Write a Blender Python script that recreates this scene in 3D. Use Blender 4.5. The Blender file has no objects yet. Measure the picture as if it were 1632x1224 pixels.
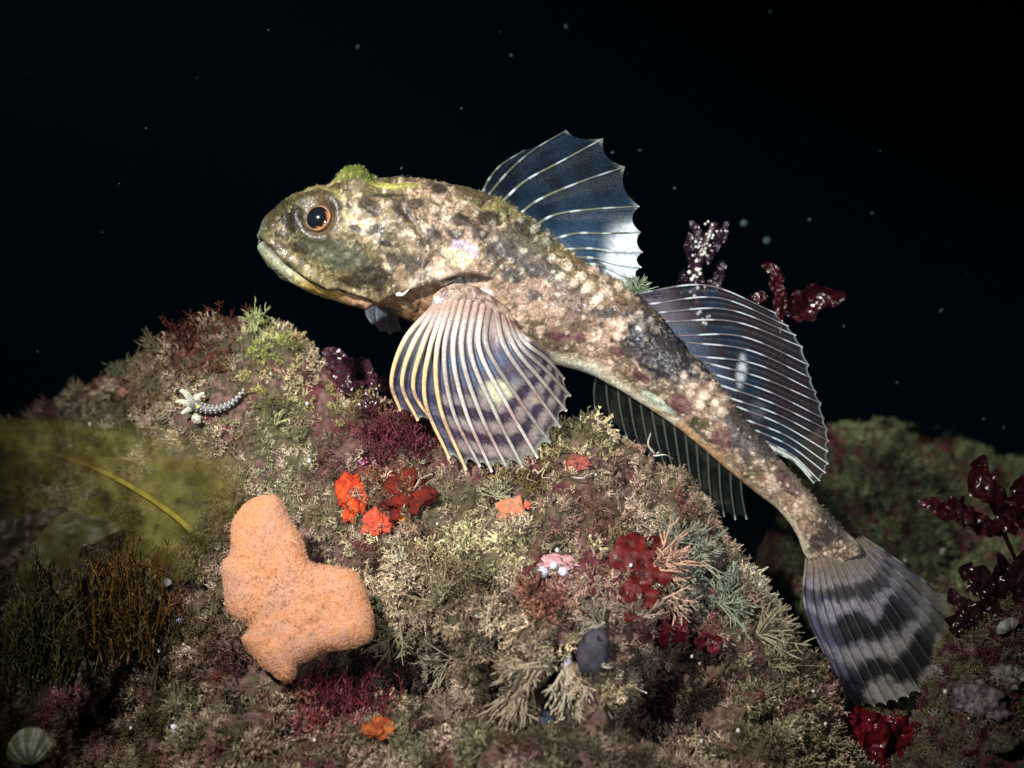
import bpy, math, random
import numpy as np
from mathutils import Vector

# ------------------------------------------------------------------ camera, world, lights, exposure
S = 0.000225            # metres per picture unit at the fish
D = 2400.0              # camera distance in those units
Z0 = 0.27               # height of the view axis above the sea floor (m)
sc = bpy.context.scene
COL = sc.collection
cam_d = bpy.data.cameras.new('camera'); cam = bpy.data.objects.new('camera', cam_d); COL.objects.link(cam)
cam.location = (0, -D*S, Z0); cam.rotation_euler = (math.radians(90), 0, 0)
cam_d.sensor_width = 36; cam_d.lens = 36*D/1632
cam_d.clip_start = 0.02; cam_d.clip_end = 60
cam_d.dof.use_dof = True; cam_d.dof.focus_distance = (D-70)*S; cam_d.dof.aperture_fstop = 7.5
sc.camera = cam

world = bpy.data.worlds.new('World'); sc.world = world; world.use_nodes = True
wb = world.node_tree.nodes['Background']
wb.inputs[0].default_value = (0.10, 0.35, 0.50, 1); wb.inputs[1].default_value = 0.0008

def spot(name, loc, target, power, angle, blend, radius, col):
    l = bpy.data.lights.new(name, 'SPOT'); o = bpy.data.objects.new(name, l); COL.objects.link(o)
    l.energy = power; l.spot_size = math.radians(angle); l.spot_blend = blend
    l.shadow_soft_size = radius; l.color = col
    a = Vector(loc)*S + Vector((0, 0, Z0)); b = Vector(target)*S + Vector((0, 0, Z0))
    o.location = a; o.rotation_euler = (b-a).to_track_quat('-Z', 'Y').to_euler()
    return o
# the two strobes of the underwater camera
spot('strobe', (-1000, -2000, 1050), (-110, 0, 0), 24.5, 44, 1.0, 0.012, (1.0, 0.96, 0.91))
spot('strobe', (700, -2100, -80), (40, 0, 40), 5.6, 42, 1.0, 0.012, (0.93, 0.96, 1.0))

sc.view_settings.view_transform = 'Standard'; sc.view_settings.look = 'None'
sc.view_settings.exposure = 0.0; sc.view_settings.gamma = 1.0
sc.cycles.use_denoising = True
sc.cycles.max_bounces = 6; sc.cycles.transparent_max_bounces = 16
sc.cycles.diffuse_bounces = 2; sc.cycles.glossy_bounces = 2
sc.cycles.caustics_reflective = False; sc.cycles.caustics_refractive = False

rng = np.random.default_rng(7)
random.seed(7)

# ------------------------------------------------------------------ helpers
def P(px, py, d):
    k = (D+np.asarray(d, float))/D
    return np.stack(np.broadcast_arrays((np.asarray(px, float)-816)*k, np.asarray(d, float), (612-np.asarray(py, float))*k), -1)
def toPx(v):
    k = (D+v[..., 1])/D
    return v[..., 0]/k+816, 612-v[..., 2]/k

def _h(ix, iy, iz, s):
    n = (ix*374761393 + iy*668265263 + iz*2147483647 + s*1274126177) & 0xffffffff
    n = ((n ^ (n >> 13))*1274126177) & 0xffffffff
    n = ((n ^ (n >> 16))*2246822519) & 0xffffffff
    return ((n ^ (n >> 15)) & 0xffffff)/float(0xffffff)
def vn(p, seed=0):
    p = np.asarray(p, float); i = np.floor(p).astype(np.int64); f = p-i; u = f*f*(3-2*f); r = 0
    for a in (0, 1):
        for b in (0, 1):
            for c in (0, 1):
                w = (u[..., 0] if a else 1-u[..., 0])*(u[..., 1] if b else 1-u[..., 1])*(u[..., 2] if c else 1-u[..., 2])
                r = r+w*_h(i[..., 0]+a, i[..., 1]+b, i[..., 2]+c, seed)
    return r
def fbm(p, oct=4, seed=0):
    p = np.asarray(p, float); r = 0; a = 0.5; t = 0
    for o in range(oct):
        r = r+a*vn(p*(2**o)+o*17.3, seed+o); t += a; a *= 0.55
    return r/t
def n2(x, y, sc_, seed=0, oct=3):
    return fbm(np.stack([np.asarray(x)/sc_, np.asarray(y)/sc_, np.zeros_like(np.asarray(x, float))+seed*3.1], -1), oct, seed)
def sst(a, b, x):
    t = np.clip((x-a)/(b-a), 0, 1); return t*t*(3-2*t)
def lin(*c):
    return np.array(c, float)
def mixc(a, b, m):
    m = np.asarray(m)[..., None]; return a*(1-m)+b*m

ORG = {}
def empty(name, loc, label=None, cat=None, group=None):
    o = bpy.data.objects.new(name, None); COL.objects.link(o); o.empty_display_size = 0.01
    loc = np.array(loc, float); ORG[o] = loc
    o.location = loc*S+np.array([0, 0, Z0]); tag(o, label, cat, group); return o
def tag(o, label=None, cat=None, group=None, kind=None):
    if label: o['label'] = label
    if cat: o['category'] = cat
    if group: o['group'] = group
    if kind: o['kind'] = kind
    return o
def mk(name, V, F, mat, parent=None, cols=None, smooth=True, loc=None):
    """V (n,3) in picture units, F list of index arrays (m,3)/(m,4)"""
    V = np.asarray(V, float)
    if parent is not None: o0 = ORG[parent]
    elif loc is not None: o0 = np.array(loc, float)
    else:
        o0 = V.mean(0).copy(); o0[2] = V[:, 2].min()
    W = (V-o0)*S
    if isinstance(F, np.ndarray): F = [F]
    F = [np.asarray(f, np.int64) for f in F if len(f)]
    me = bpy.data.meshes.new(name)
    me.vertices.add(len(W)); me.vertices.foreach_set('co', W.astype(np.float32).ravel())
    nl = sum(f.size for f in F); npoly = sum(len(f) for f in F)
    me.loops.add(nl); me.polygons.add(npoly)
    me.loops.foreach_set('vertex_index', np.concatenate([f.ravel() for f in F]).astype(np.int32))
    tot = np.concatenate([np.full(len(f), f.shape[1]) for f in F]); st = np.concatenate([[0], np.cumsum(tot)[:-1]])
    me.polygons.foreach_set('loop_start', st.astype(np.int32))
    me.polygons.foreach_set('loop_total', tot.astype(np.int32))
    me.polygons.foreach_set('use_smooth', np.full(npoly, smooth))
    me.update(calc_edges=True); me.validate()
    if cols is not None:
        cols = np.asarray(cols, float)
        if cols.ndim == 1: cols = np.tile(cols, (len(W), 1))
        if cols.shape[1] == 3: cols = np.concatenate([cols, np.ones((len(cols), 1))], 1)
        at = me.color_attributes.new('Col', 'FLOAT_COLOR', 'POINT')
        at.data.foreach_set('color', np.clip(cols, 0, 1).astype(np.float32).ravel())
    me.materials.append(mat)
    o = bpy.data.objects.new(name, me); COL.objects.link(o)
    if parent is not None: o.parent = parent
    else: o.location = o0*S+np.array([0, 0, Z0])
    ORG[o] = o0
    return o
def grid_faces(nu, nv, wrap_v=False, off=0):
    i = np.arange(nu-1)[:, None]; j = np.arange(nv if wrap_v else nv-1)[None, :]; j2 = (j+1) % nv
    return np.stack([i*nv+j, (i+1)*nv+j, (i+1)*nv+j2, i*nv+j2], -1).reshape(-1, 4)+off
def spline(pts, n):
    """Catmull-Rom resample of control rows, uniform in control index"""
    p = np.asarray(pts, float)
    if len(p) == 2: p = np.stack([p[0], (p[0]+p[1])/2, p[1]])
    q = np.concatenate([[2*p[0]-p[1]], p, [2*p[-1]-p[-2]]]); t = np.linspace(0, len(p)-1-1e-9, n)
    i = t.astype(int); f = (t-i)[:, None]
    a, b, c, d = q[i], q[i+1], q[i+2], q[i+3]
    return 0.5*((2*b)+(-a+c)*f+(2*a-5*b+4*c-d)*f*f+(-a+3*b-3*c+d)*f**3)
def tube(path, rad, ns=6, flat=1.0):
    path = np.asarray(path, float); n = len(path); rad = np.broadcast_to(rad, n)
    T = np.gradient(path, axis=0); T /= np.linalg.norm(T, axis=1, keepdims=True)+1e-9
    up = np.array([0.13, -1, 0.21]); A = np.cross(T, up); A /= np.linalg.norm(A, axis=1, keepdims=True)+1e-9
    B = np.cross(T, A); th = np.linspace(0, 2*np.pi, ns, endpoint=False)
    V = path[:, None]+rad[:, None, None]*(A[:, None]*np.cos(th)[None, :, None]+flat*B[:, None]*np.sin(th)[None, :, None])
    V = V.reshape(-1, 3); F = grid_faces(n, ns, True)
    V = np.concatenate([V, path[:1], path[-1:]]); a, b = len(V)-2, len(V)-1
    j = np.arange(ns); c1 = np.stack([np.full(ns, a), (j+1) % ns, j], -1); e = (n-1)*ns
    c2 = np.stack([np.full(ns, b), e+j, e+(j+1) % ns], -1)
    return V, [F, np.concatenate([c1, c2])]
class MB:
    def __init__(s): s.V = []; s.F3 = []; s.F4 = []; s.C = []; s.n = 0
    def add(s, V, F, c):
        V = np.asarray(V, float)
        if isinstance(F, np.ndarray): F = [F]
        for f in F:
            if len(f): (s.F3 if f.shape[1] == 3 else s.F4).append(np.asarray(f)+s.n)
        c = np.asarray(c, float)
        if c.ndim == 1: c = np.tile(c, (len(V), 1))
        s.C.append(c[:, :3] if c.shape[1] > 3 else c); s.V.append(V); s.n += len(V)
    def build(s, name, mat, parent=None, smooth=True, loc=None):
        F = []
        if s.F3: F.append(np.concatenate(s.F3))
        if s.F4: F.append(np.concatenate(s.F4))
        return mk(name, np.concatenate(s.V), F, mat, parent, np.concatenate(s.C), smooth, loc)
def sphere(c, r, n=12, m=16, R=None):
    th = np.linspace(0, np.pi, n); ph = np.linspace(0, 2*np.pi, m, endpoint=False)
    V = np.stack([np.sin(th)[:, None]*np.cos(ph), np.sin(th)[:, None]*np.sin(ph), np.cos(th)[:, None]*np.ones(m)], -1).reshape(-1, 3)
    V = V*np.asarray(r)
    if R is not None: V = V@R.T
    return V+np.asarray(c), [grid_faces(n, m, True)]
def normals_grid(V, wrap):
    du = np.gradient(V, axis=0)
    if wrap: dv = (np.roll(V, -1, 1)-np.roll(V, 1, 1))/2
    else: dv = np.gradient(V, axis=1)
    N = np.cross(du, dv); return N/(np.linalg.norm(N, axis=-1, keepdims=True)+1e-9)

# ------------------------------------------------------------------ materials
def vmat(name, rough=0.6, spec=0.4, ns=900, lo=0.6, hi=1.4, bump=0.0, bs=900, sss=0.0, alpha=False, transl=0.0, vor=0, coat=0.0, bdist=0.0008, tint=None):
    m = bpy.data.materials.new(name); m.use_nodes = True; nt = m.node_tree; N = nt.nodes; L = nt.links
    b = N['Principled BSDF']; out = N['Material Output']
    at = N.new('ShaderNodeAttribute'); at.attribute_name = 'Col'
    tc = N.new('ShaderNodeTexCoord')
    no = N.new('ShaderNodeTexNoise'); no.inputs['Scale'].default_value = ns; no.inputs['Detail'].default_value = 4
    L.new(tc.outputs['Object'], no.inputs['Vector'])
    mr = N.new('ShaderNodeMapRange'); mr.inputs[1].default_value = 0.3; mr.inputs[2].default_value = 0.7
    mr.inputs[3].default_value = lo; mr.inputs[4].default_value = hi; L.new(no.outputs[0], mr.inputs[0])
    vm = N.new('ShaderNodeVectorMath'); vm.operation = 'SCALE'; L.new(at.outputs['Color'], vm.inputs[0]); L.new(mr.outputs[0], vm.inputs['Scale'])
    L.new(vm.outputs[0], b.inputs['Base Color'])
    b.inputs['Roughness'].default_value = rough; b.inputs['Specular IOR Level'].default_value = spec
    if coat: b.inputs['Coat Weight'].default_value = coat; b.inputs['Coat Roughness'].default_value = 0.12
    if sss:
        b.inputs['Subsurface Weight'].default_value = sss; b.inputs['Subsurface Radius'].default_value = (1, 0.6, 0.4); b.inputs['Subsurface Scale'].default_value = 0.002
    if bump:
        bp = N.new('ShaderNodeBump'); bp.inputs['Strength'].default_value = bump; bp.inputs['Distance'].default_value = bdist
        if vor:
            vo = N.new('ShaderNodeTexVoronoi'); vo.inputs['Scale'].default_value = vor; L.new(tc.outputs['Object'], vo.inputs['Vector'])
            sm = N.new('ShaderNodeMath'); sm.operation = 'SUBTRACT'; sm.inputs[0].default_value = 1.0
            L.new(vo.outputs['Distance'], sm.inputs[1]); L.new(sm.outputs[0], bp.inputs['Height'])
        else:
            nb = N.new('ShaderNodeTexNoise'); nb.inputs['Scale'].default_value = bs; nb.inputs['Detail'].default_value = 5
            L.new(tc.outputs['Object'], nb.inputs['Vector']); L.new(nb.outputs[0], bp.inputs['Height'])
        L.new(bp.outputs[0], b.inputs['Normal'])
    sh = b.outputs[0]
    if transl:
        tr = N.new('ShaderNodeBsdfTranslucent'); L.new(vm.outputs[0], tr.inputs[0])
        mx = N.new('ShaderNodeMixShader'); mx.inputs[0].default_value = transl; L.new(sh, mx.inputs[1]); L.new(tr.outputs[0], mx.inputs[2]); sh = mx.outputs[0]
    if alpha:
        tp = N.new('ShaderNodeBsdfTransparent')
        mx = N.new('ShaderNodeMixShader'); L.new(at.outputs['Alpha'], mx.inputs[0]); L.new(tp.outputs[0], mx.inputs[1]); L.new(sh, mx.inputs[2]); sh = mx.outputs[0]
    L.new(sh, out.inputs['Surface'])
    return m
M = {
 'rock': vmat('encrusted_rock', 0.85, 0.2, 500, 0.4, 1.5, 0.8, 700),
 'turf': vmat('turf_fibre', 0.7, 0.25, 1500, 0.7, 1.35, transl=0.15),
 'skin': vmat('fish_skin', 0.42, 0.5, 1100, 0.6, 1.45, 0.4, 1500, bdist=0.0005, coat=0.12),
 'fuzz': vmat('skin_fuzz', 0.6, 0.3, 900, 0.6, 1.4, transl=0.2),
 'fin': vmat('fin_membrane', 0.35, 0.5, 700, 0.75, 1.25, 0.25, 1200, alpha=True, transl=0.3),
 'ray': vmat('fin_ray', 0.35, 0.5, 1200, 0.75, 1.25, transl=0.15),
 'sponge': vmat('sponge', 0.8, 0.2, 1100, 0.82, 1.15, 0.6, 1600, sss=0.15),
 'red': vmat('wet_red_algae', 0.22, 0.6, 500, 0.5, 1.5, 0.8, 600, transl=0.35, coat=0.35, vor=330, bdist=0.0012),
 'leaf': vmat('smooth_red_leaf', 0.5, 0.35, 300, 0.4, 1.6, 0.5, 500, transl=0.35, coat=0.04, bdist=0.0012),
 'kelp': vmat('kelp_blade', 0.55, 0.25, 160, 0.6, 1.35, 0.3, 300, alpha=True, transl=0.3),
 'shell': vmat('shell', 0.45, 0.4, 900, 0.75, 1.2, 0.4, 1500),
 'wet': vmat('wet_flesh', 0.55, 0.3, 400, 0.7, 1.3, 0.3, 500, sss=0.1),
 'sand': vmat('sea_floor_sediment', 0.95, 0.1, 200, 0.6, 1.3, 0.5, 500),
}

# ------------------------------------------------------------------ the ground
PITS = [(1100, 1110, 75, 75, -170), (1075, 1040, 50, 30, -45), (880, 1110, 44, 50, -120), (785, 1100, 34, 55, -110), (655, 1075, 60, 55, -120), (560, 1085, 60, 40, -70), (700, 1010, 26, 24, -30), (800, 950, 20, 30, -30), (940, 1045, 30, 30, -25), (1010, 1150, 40, 40, -40),
        (740, 1000, 50, 40, 22), (960, 960, 60, 40, 25), (1170, 1000, 45, 40, 25), (620, 880, 70, 50, 14), (880, 830, 60, 40, 16), (820, 1190, 60, 30, 22), (1230, 1140, 60, 50, 22), (850, 1020, 25, 40, 20), (430, 560, 60, 30, 12), (590, 940, 30, 40, -20), (930, 900, 40, 20, 14), (690, 770, 20, 20, -14)]
_pr = np.random.default_rng(77)
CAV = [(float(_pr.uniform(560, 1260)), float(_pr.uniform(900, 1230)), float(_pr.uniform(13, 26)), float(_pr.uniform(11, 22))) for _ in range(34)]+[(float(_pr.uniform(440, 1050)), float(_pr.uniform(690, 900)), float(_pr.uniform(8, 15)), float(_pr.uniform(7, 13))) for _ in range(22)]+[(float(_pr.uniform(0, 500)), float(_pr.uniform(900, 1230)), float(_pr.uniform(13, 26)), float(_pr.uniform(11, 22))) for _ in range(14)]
PITS += [(x, y, a, b, -2.2*a) for x, y, a, b in CAV]
FIELD = []   # stored front vertices for depth lookup
def mound(name, x0, x1, crest, slope, back, ybot, seed, amp, colfn, step=5.0, nf=150, nb=50):
    c = np.array(crest, float)          # x, crest y, crest depth
    xs = np.arange(x0, x1+1, step); cy = np.interp(xs, c[:, 0], c[:, 1]); cd = np.interp(xs, c[:, 0], c[:, 2])
    k = np.hanning(15); k /= k.sum(); pad = 7
    cy = np.convolve(np.pad(cy, pad, 'edge'), k, 'valid'); cd = np.convolve(np.pad(cd, pad, 'edge'), k, 'valid')
    V = np.zeros((nf+nb, len(xs), 3))
    for i in range(nf):
        t = 1-i/(nf-1)
        y = cy+(ybot-cy)*t
        d = cd-slope*((y-cy))-30*np.sqrt(np.clip((y-cy)/60, 0, 1))
        V[i] = P(xs, y, d)
    for j in range(nb):
        t = (j+1)/nb
        d = cd+back*t; y = cy+(t**1.2)*900*np.minimum(1, 0.15+t)
        V[nf+j] = P(xs, y, d)
    N = normals_grid(V, False)
    if N[nf//2, len(xs)//2, 1] > 0: N = -N
    h = (fbm(V/150.0+seed, 4, seed)-0.5)*2.8*amp+(np.abs(fbm(V/46.0+seed*2, 3, seed+9)-0.5)*-3.0+0.5)*1.1*amp
    qx, qy = toPx(V)
    for (ax, ay, arx, ary, ah) in PITS:
        h = h+ah*np.exp(-((qx-ax)/arx)**2-((qy-ay)/ary)**2)
    edge = sst(0, 60, np.arange(nf+nb)[:, None]+0*xs[None])
    V = V+N*(h*(0.4+0.6*edge))[..., None]
    px, py = toPx(V); col = colfn(px, py, V)
    o = mk(name, V.reshape(-1, 3), grid_faces(nf+nb, len(xs)), M['rock'], cols=col.reshape(-1, 3), loc=(float(np.mean(xs)-816), 0, 612-ybot))
    tag(o, kind='structure')
    FIELD.append(dict(V=V, N=normals_grid(V, False)*(1 if normals_grid(V, False)[nf//2, len(xs)//2, 1] < 0 else -1), px=px, py=py, nf=nf))
    return o
def rock_col(px, py, V):
    n = fbm(V/45.0, 4, 31)[..., None]; m = fbm(V/90.0+7, 3, 55)[..., None]
    c = lin(0.035, 0.028, 0.015)*(1-n)+lin(0.12, 0.10, 0.055)*n
    bare = sst(0.61, 0.65, fbm(V/34.0+50, 3, 93))[..., None]*(fbm(V/60.0+5, 2, 94)[..., None] > -1)
    c = c*(1-bare)+(lin(0.13, 0.075, 0.065)*(0.3+1.3*fbm(V/9.0, 3, 95)[..., None]))*bare
    return c*(1-sst(0.5, 0.68, m)*(1-bare))+(1-bare)*lin(0.10, 0.025, 0.03)*sst(0.5, 0.68, m)
mound('reef_mound', -500, 1460, [(-500, 800, 750), (0, 690, 560), (120, 640, 430), (220, 572, 270), (290, 528, 170), (350, 512, 150), (410, 530, 140),
      (480, 575, 120), (560, 615, 100), (620, 655, 60), (700, 690, 10), (780, 705, -20), (850, 680, -15), (900, 667, -5), (950, 665, -5), (1000, 700, -5), (1050, 740, -10),
      (1110, 815, -20), (1160, 870, -30), (1200, 930, -35), (1240, 1010, -45), (1290, 1085, -60), (1340, 1165, -80), (1380, 1260, -100), (1460, 1420, -120)],
      0.55, 420, 1480, 3, 22, rock_col)
mound('back_reef_mound', 1180, 2700, [(1150, 1150, 360), (1195, 950, 450), (1235, 780, 560), (1290, 690, 640), (1400, 682, 720), (1500, 698, 800), (1580, 724, 840), (1700, 750, 860), (2100, 850, 800), (2700, 1000, 800)],
      1.45, 800, 1250, 11, 22, rock_col, step=7, nf=110, nb=30)
mound('right_reef_mound', 1290, 2300, [(1290, 1420, -60), (1340, 1275, -50), (1400, 1215, -40), (1460, 1165, -30), (1500, 1080, -10), (1540, 985, 10), (1590, 930, 30), (1660, 880, 50), (1800, 880, 80), (2300, 1000, 100)],
      0.6, 300, 1500, 23, 20, rock_col, step=5, nf=110, nb=30)
# sea floor that runs off into the dark
n_ = 90; gx = np.sinh(np.linspace(-4.2, 4.2, n_))*800; gy = np.sinh(np.linspace(-3.0, 4.2, n_))*800
GX, GY = np.meshgrid(gx, gy, indexing='ij'); GZ = -1130+(n2(GX, GY, 900, 5)-0.5)*160
GV = np.stack([GX, GY, GZ], -1)
tag(mk('seabed', GV.reshape(-1, 3), grid_faces(n_, n_)[:, ::-1], M['sand'], cols=(lin(0.09, 0.08, 0.05)), loc=(0, 0, -1130)), kind='structure')

def surf(px, py, lift=0.0):
    """point, normal of the nearest-to-camera reef surface at a picture position"""
    best = None
    for f in FIELD:
        q = (f['px']-px)**2+(f['py']-py)**2
        i = np.unravel_index(np.argmin(q), q.shape)
        if q[i] < 140:
            mask = q < 80
            idx = i
            if mask.any():
                dd = np.where(mask, f['V'][..., 1], 1e9); idx = np.unravel_index(np.argmin(dd), dd.shape)
            if best is None or f['V'][idx][1] < best[0][1]: best = (f['V'][idx], f['N'][idx])
    if best is None:
        return P(px, py, 0), np.array([0, -0.7, 0.7])
    d = best[0][1]
    return P(px, py, d)+best[1]*lift, best[1]

# ------------------------------------------------------------------ turf (nobody could count it)
def tuft_template(r, stems, twigs, spread, thick, twl=0.38):
    V = []; Fc = []
    def cone(p0, p1, rad):
        d = p1-p0; L_ = np.linalg.norm(d)+1e-9; d = d/L_
        a = np.cross(d, [0.3, 0.5, 0.81]); a /= np.linalg.norm(a)+1e-9; b = np.cross(d, a); n0 = len(V)*4
        V.append(np.stack([p0+rad*(a*math.cos(t)+b*math.sin(t)) for t in (0, 2.094, 4.189)]+[p1]))
        Fc.append(np.array([[0, 1, 3], [1, 2, 3], [2, 0, 3]])+n0)
    for s in range(stems):
        az = r.uniform(0, 2*math.pi); el = r.uniform(0, spread)
        d = np.array([math.sin(el)*math.cos(az), math.sin(el)*math.sin(az), math.cos(el)])
        L_ = r.uniform(0.6, 1.0); p = np.array([r.normal()*0.12, r.normal()*0.12, -0.1]); q = p+d*L_
        cone(p, q, thick*1.3)
        for t in range(twigs):
            f = r.uniform(0.3, 0.97); b = p+(q-p)*f
            e = d+r.normal(size=3)*0.75; e /= np.linalg.norm(e)
            cone(b, b+e*twl*r.uniform(0.6, 1.1)*(1.15-0.5*f), thick*0.85)
    return np.concatenate(V), np.concatenate(Fc)
def scatter(name, pos, nor, size, col, templates, lean=0.35, seed=0, mat='turf'):
    r = np.random.default_rng(seed); m = len(pos); tid = r.integers(0, len(templates), m)
    Vs = []; Fs = []; Cs = []; off = 0
    nn = nor+r.normal(size=nor.shape)*lean; nn[:, 2] += 0.15; nn /= np.linalg.norm(nn, axis=1, keepdims=True)
    ref = r.normal(size=nn.shape); A = np.cross(nn, ref); A /= np.linalg.norm(A, axis=1, keepdims=True)+1e-9; B = np.cross(nn, A)
    R = np.stack([A, B, nn], -1)
    for k, (tv, tf) in enumerate(templates):
        ix = np.where(tid == k)[0]
        if not len(ix): continue
        W = np.einsum('nij,vj->nvi', R[ix], tv)*size[ix][:, None, None]+pos[ix][:, None]
        nv = len(tv); Vs.append(W.reshape(-1, 3))
        Fs.append((tf[None]+(np.arange(len(ix))*nv)[:, None, None]).reshape(-1, 3)+off)
        jit = np.repeat(r.uniform(0.45, 1.7, (len(ix), nv//4)), 4, axis=1)*r.uniform(0.65, 1.4, (len(ix), 1))
        Cs.append((col[ix][:, None]*jit[..., None]).reshape(-1, 3)); off += len(ix)*nv
    return mk(name, np.concatenate(Vs), [np.concatenate(Fs)], M[mat], cols=np.concatenate(Cs), smooth=False, loc=pos.mean(0))
tr = np.random.default_rng(3)
T_fine = [tuft_template(tr, 7, 5, 1.2, 0.055) for _ in range(8)]
T_coarse = [tuft_template(tr, 6, 7, 1.0, 0.055, 0.34) for _ in range(8)]
T_moss = [tuft_template(tr, 9, 2, 1.2, 0.05, 0.4) for _ in range(6)]

# tints: x, y, rx, ry, colour, strength
TINTS = [
 (560, 700, 130, 45, (0.085, 0.05, 0.045), 0.7), (640, 700, 60, 50, (0.10, 0.028, 0.035), 0.95), (520, 760, 60, 40, (0.09, 0.04, 0.04), 0.8),
 (330, 570, 60, 40, (0.10, 0.03, 0.015), 0.9), (330, 530, 60, 30, (0.06, 0.02, 0.012), 0.85), (230, 610, 70, 60, (0.10, 0.07, 0.035), 0.7),
 (440, 600, 70, 70, (0.30, 0.30, 0.10), 0.75), (540, 640, 70, 40, (0.30, 0.30, 0.11), 0.7), (420, 545, 40, 30, (0.26, 0.30, 0.09), 0.8),
 (640, 780, 60, 45, (0.16, 0.025, 0.015), 0.7), (620, 860, 120, 60, (0.30, 0.29, 0.17), 0.9), (760, 870, 170, 50, (0.33, 0.31, 0.17), 0.9), (900, 800, 100, 90, (0.27, 0.25, 0.14), 0.8),
 (920, 740, 45, 22, (0.25, 0.07, 0.05), 0.85), (940, 700, 80, 40, (0.30, 0.28, 0.14), 0.8), (840, 765, 60, 35, (0.12, 0.09, 0.02), 0.8),
 (1000, 790, 60, 60, (0.22, 0.15, 0.12), 0.6), (1100, 900, 90, 60, (0.22, 0.23, 0.17), 0.85), (1160, 960, 80, 60, (0.22, 0.26, 0.18), 0.85), (1190, 1050, 90, 70, (0.20, 0.20, 0.12), 0.7),
 (930, 940, 80, 50, (0.28, 0.17, 0.13), 0.7), (860, 970, 60, 40, (0.16, 0.05, 0.035), 0.7), (760, 1010, 100, 60, (0.24, 0.19, 0.12), 0.7),
 (700, 1100, 120, 70, (0.17, 0.12, 0.075), 0.7), (510, 1130, 90, 70, (0.16, 0.03, 0.04), 0.9), (440, 1190, 80, 40, (0.14, 0.05, 0.045), 0.6), (330, 1150, 150, 70, (0.10, 0.10, 0.055), 0.7),
 (640, 1190, 120, 40, (0.17, 0.15, 0.09), 0.7), (800, 1190, 200, 50, (0.13, 0.14, 0.075), 0.7), (1010, 1180, 130, 50, (0.09, 0.07, 0.05), 0.8),
 (1100, 1100, 90, 70, (0.035, 0.014, 0.016), 0.9), (1230, 1130, 90, 90, (0.17, 0.16, 0.08), 0.8), (560, 985, 60, 30, (0.2, 0.17, 0.1), 0.5),
 (120, 700, 160, 70, (0.05, 0.055, 0.018), 0.9), (120, 1060, 220, 150, (0.05, 0.042, 0.014), 0.95), (310, 900, 60, 80, (0.12, 0.10, 0.05), 0.7), (340, 1050, 80, 70, (0.07, 0.045, 0.03), 0.7),
 (130, 1115, 45, 28, (0.35, 0.13, 0.15), 0.8), (430, 700, 80, 60, (0.20, 0.22, 0.11), 0.7), (450, 760, 50, 60, (0.24, 0.24, 0.14), 0.7), (1000, 1010, 60, 40, (0.14, 0.08, 0.07), 0.6), (1110, 1010, 40, 30, (0.18, 0.05, 0.05), 0.7),
]
DARK = [(1095, 1105, 75, 75, 0.95), (880, 1110, 42, 50, 0.85), (780, 1100, 34, 60, 0.85), (655, 1070, 60, 50, 0.9), (560, 1070, 60, 34, 0.85), (720, 1030, 24, 30, 0.5), (950, 1060, 40, 30, 0.7), (1010, 1150, 40, 36, 0.6), (810, 955, 16, 22, 0.6), (1060, 1010, 40, 26, 0.5), (850, 1180, 30, 18, 0.5), (1240, 1075, 40, 30, 0.6), (400, 1060, 60, 50, 0.7)]  # shade of the hollows put into the turf colour, along with dark red weed
DARK += [(x, y, a*1.1, b*1.1, 0.6) for x, y, a, b in CAV]  # small cavities get their shade in the turf colour as well
def turf_col(px, py, V, base=(0.25, 0.215, 0.13)):
    c = np.tile(lin(*base), (len(px), 1))
    n = fbm(V/30.0, 3, 77); m = fbm(V/70.0+3, 3, 78); g = fbm(V/55.0+9, 3, 79)
    wob = 1+(fbm(V/25.0, 3, 80)-0.5)*1.6
    for (x, y, rx, ry, col, s) in TINTS:
        q = np.sqrt(((px-x)/rx)**2+((py-y)/ry)**2)*wob
        c = mixc(c, lin(*col), s*(1-sst(0.7, 1.15, q)))
    c = mixc(c, lin(0.17, 0.055, 0.055), 0.7*sst(0.58, 0.68, m))
    c = mixc(c, lin(0.10, 0.07, 0.035), 0.7*sst(0.56, 0.66, g))
    c = mixc(c, lin(0.30, 0.24, 0.19), 0.5*sst(0.55, 0.7, n)); c = mixc(c, lin(0.34, 0.30, 0.20), 0.55*sst(0.52, 0.64, fbm(V/42.0+31, 3, 83)))
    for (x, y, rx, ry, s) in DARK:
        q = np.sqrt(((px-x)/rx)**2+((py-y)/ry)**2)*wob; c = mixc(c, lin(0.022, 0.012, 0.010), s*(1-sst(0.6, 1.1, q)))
    c = c*1.2*(0.42+1.25*n)[:, None]; return 1.45*c**1.2*lin(1.0, 0.97, 1.12)
def sample_field(f, n, seed, cond):
    r = np.random.default_rng(seed); V, N = f['V'], f['N']; nu, nv = V.shape[:2]
    lo = 0
    a = np.linalg.norm(np.cross(V[1:, :-1]-V[:-1, :-1], V[:-1, 1:]-V[:-1, :-1]), axis=-1)
    px, py = f['px'][:-1, :-1], f['py'][:-1, :-1]
    w = a*cond(px, py, np.arange(nu-1)[:, None]+0*px); w = w.ravel()/w.sum()
    k = r.choice(len(w), n, p=w); i, j = k//(nv-1), k % (nv-1); s, t = r.random(n)[:, None], r.random(n)[:, None]
    pos = V[i, j]*(1-s)*(1-t)+V[i+1, j]*s*(1-t)+V[i, j+1]*(1-s)*t+V[i+1, j+1]*s*t
    return pos, N[i, j]
f0 = FIELD[0]
BARE = fbm(f0['V']/34.0+50, 3, 93)[:-1, :-1]
vis0 = lambda px, py, i: (1-0.93*sst(0.62, 0.66, BARE))*((px > -60) & (px < 1450) & (py < 1290) & (i < f0['nf']+8))*1.0
pos, nor = sample_field(f0, 11500, 1, vis0); px, py = toPx(pos)
sz = 9+9*rng.random(len(pos)); sz *= np.where(py > 900, 1.2, 1.0)
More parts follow.
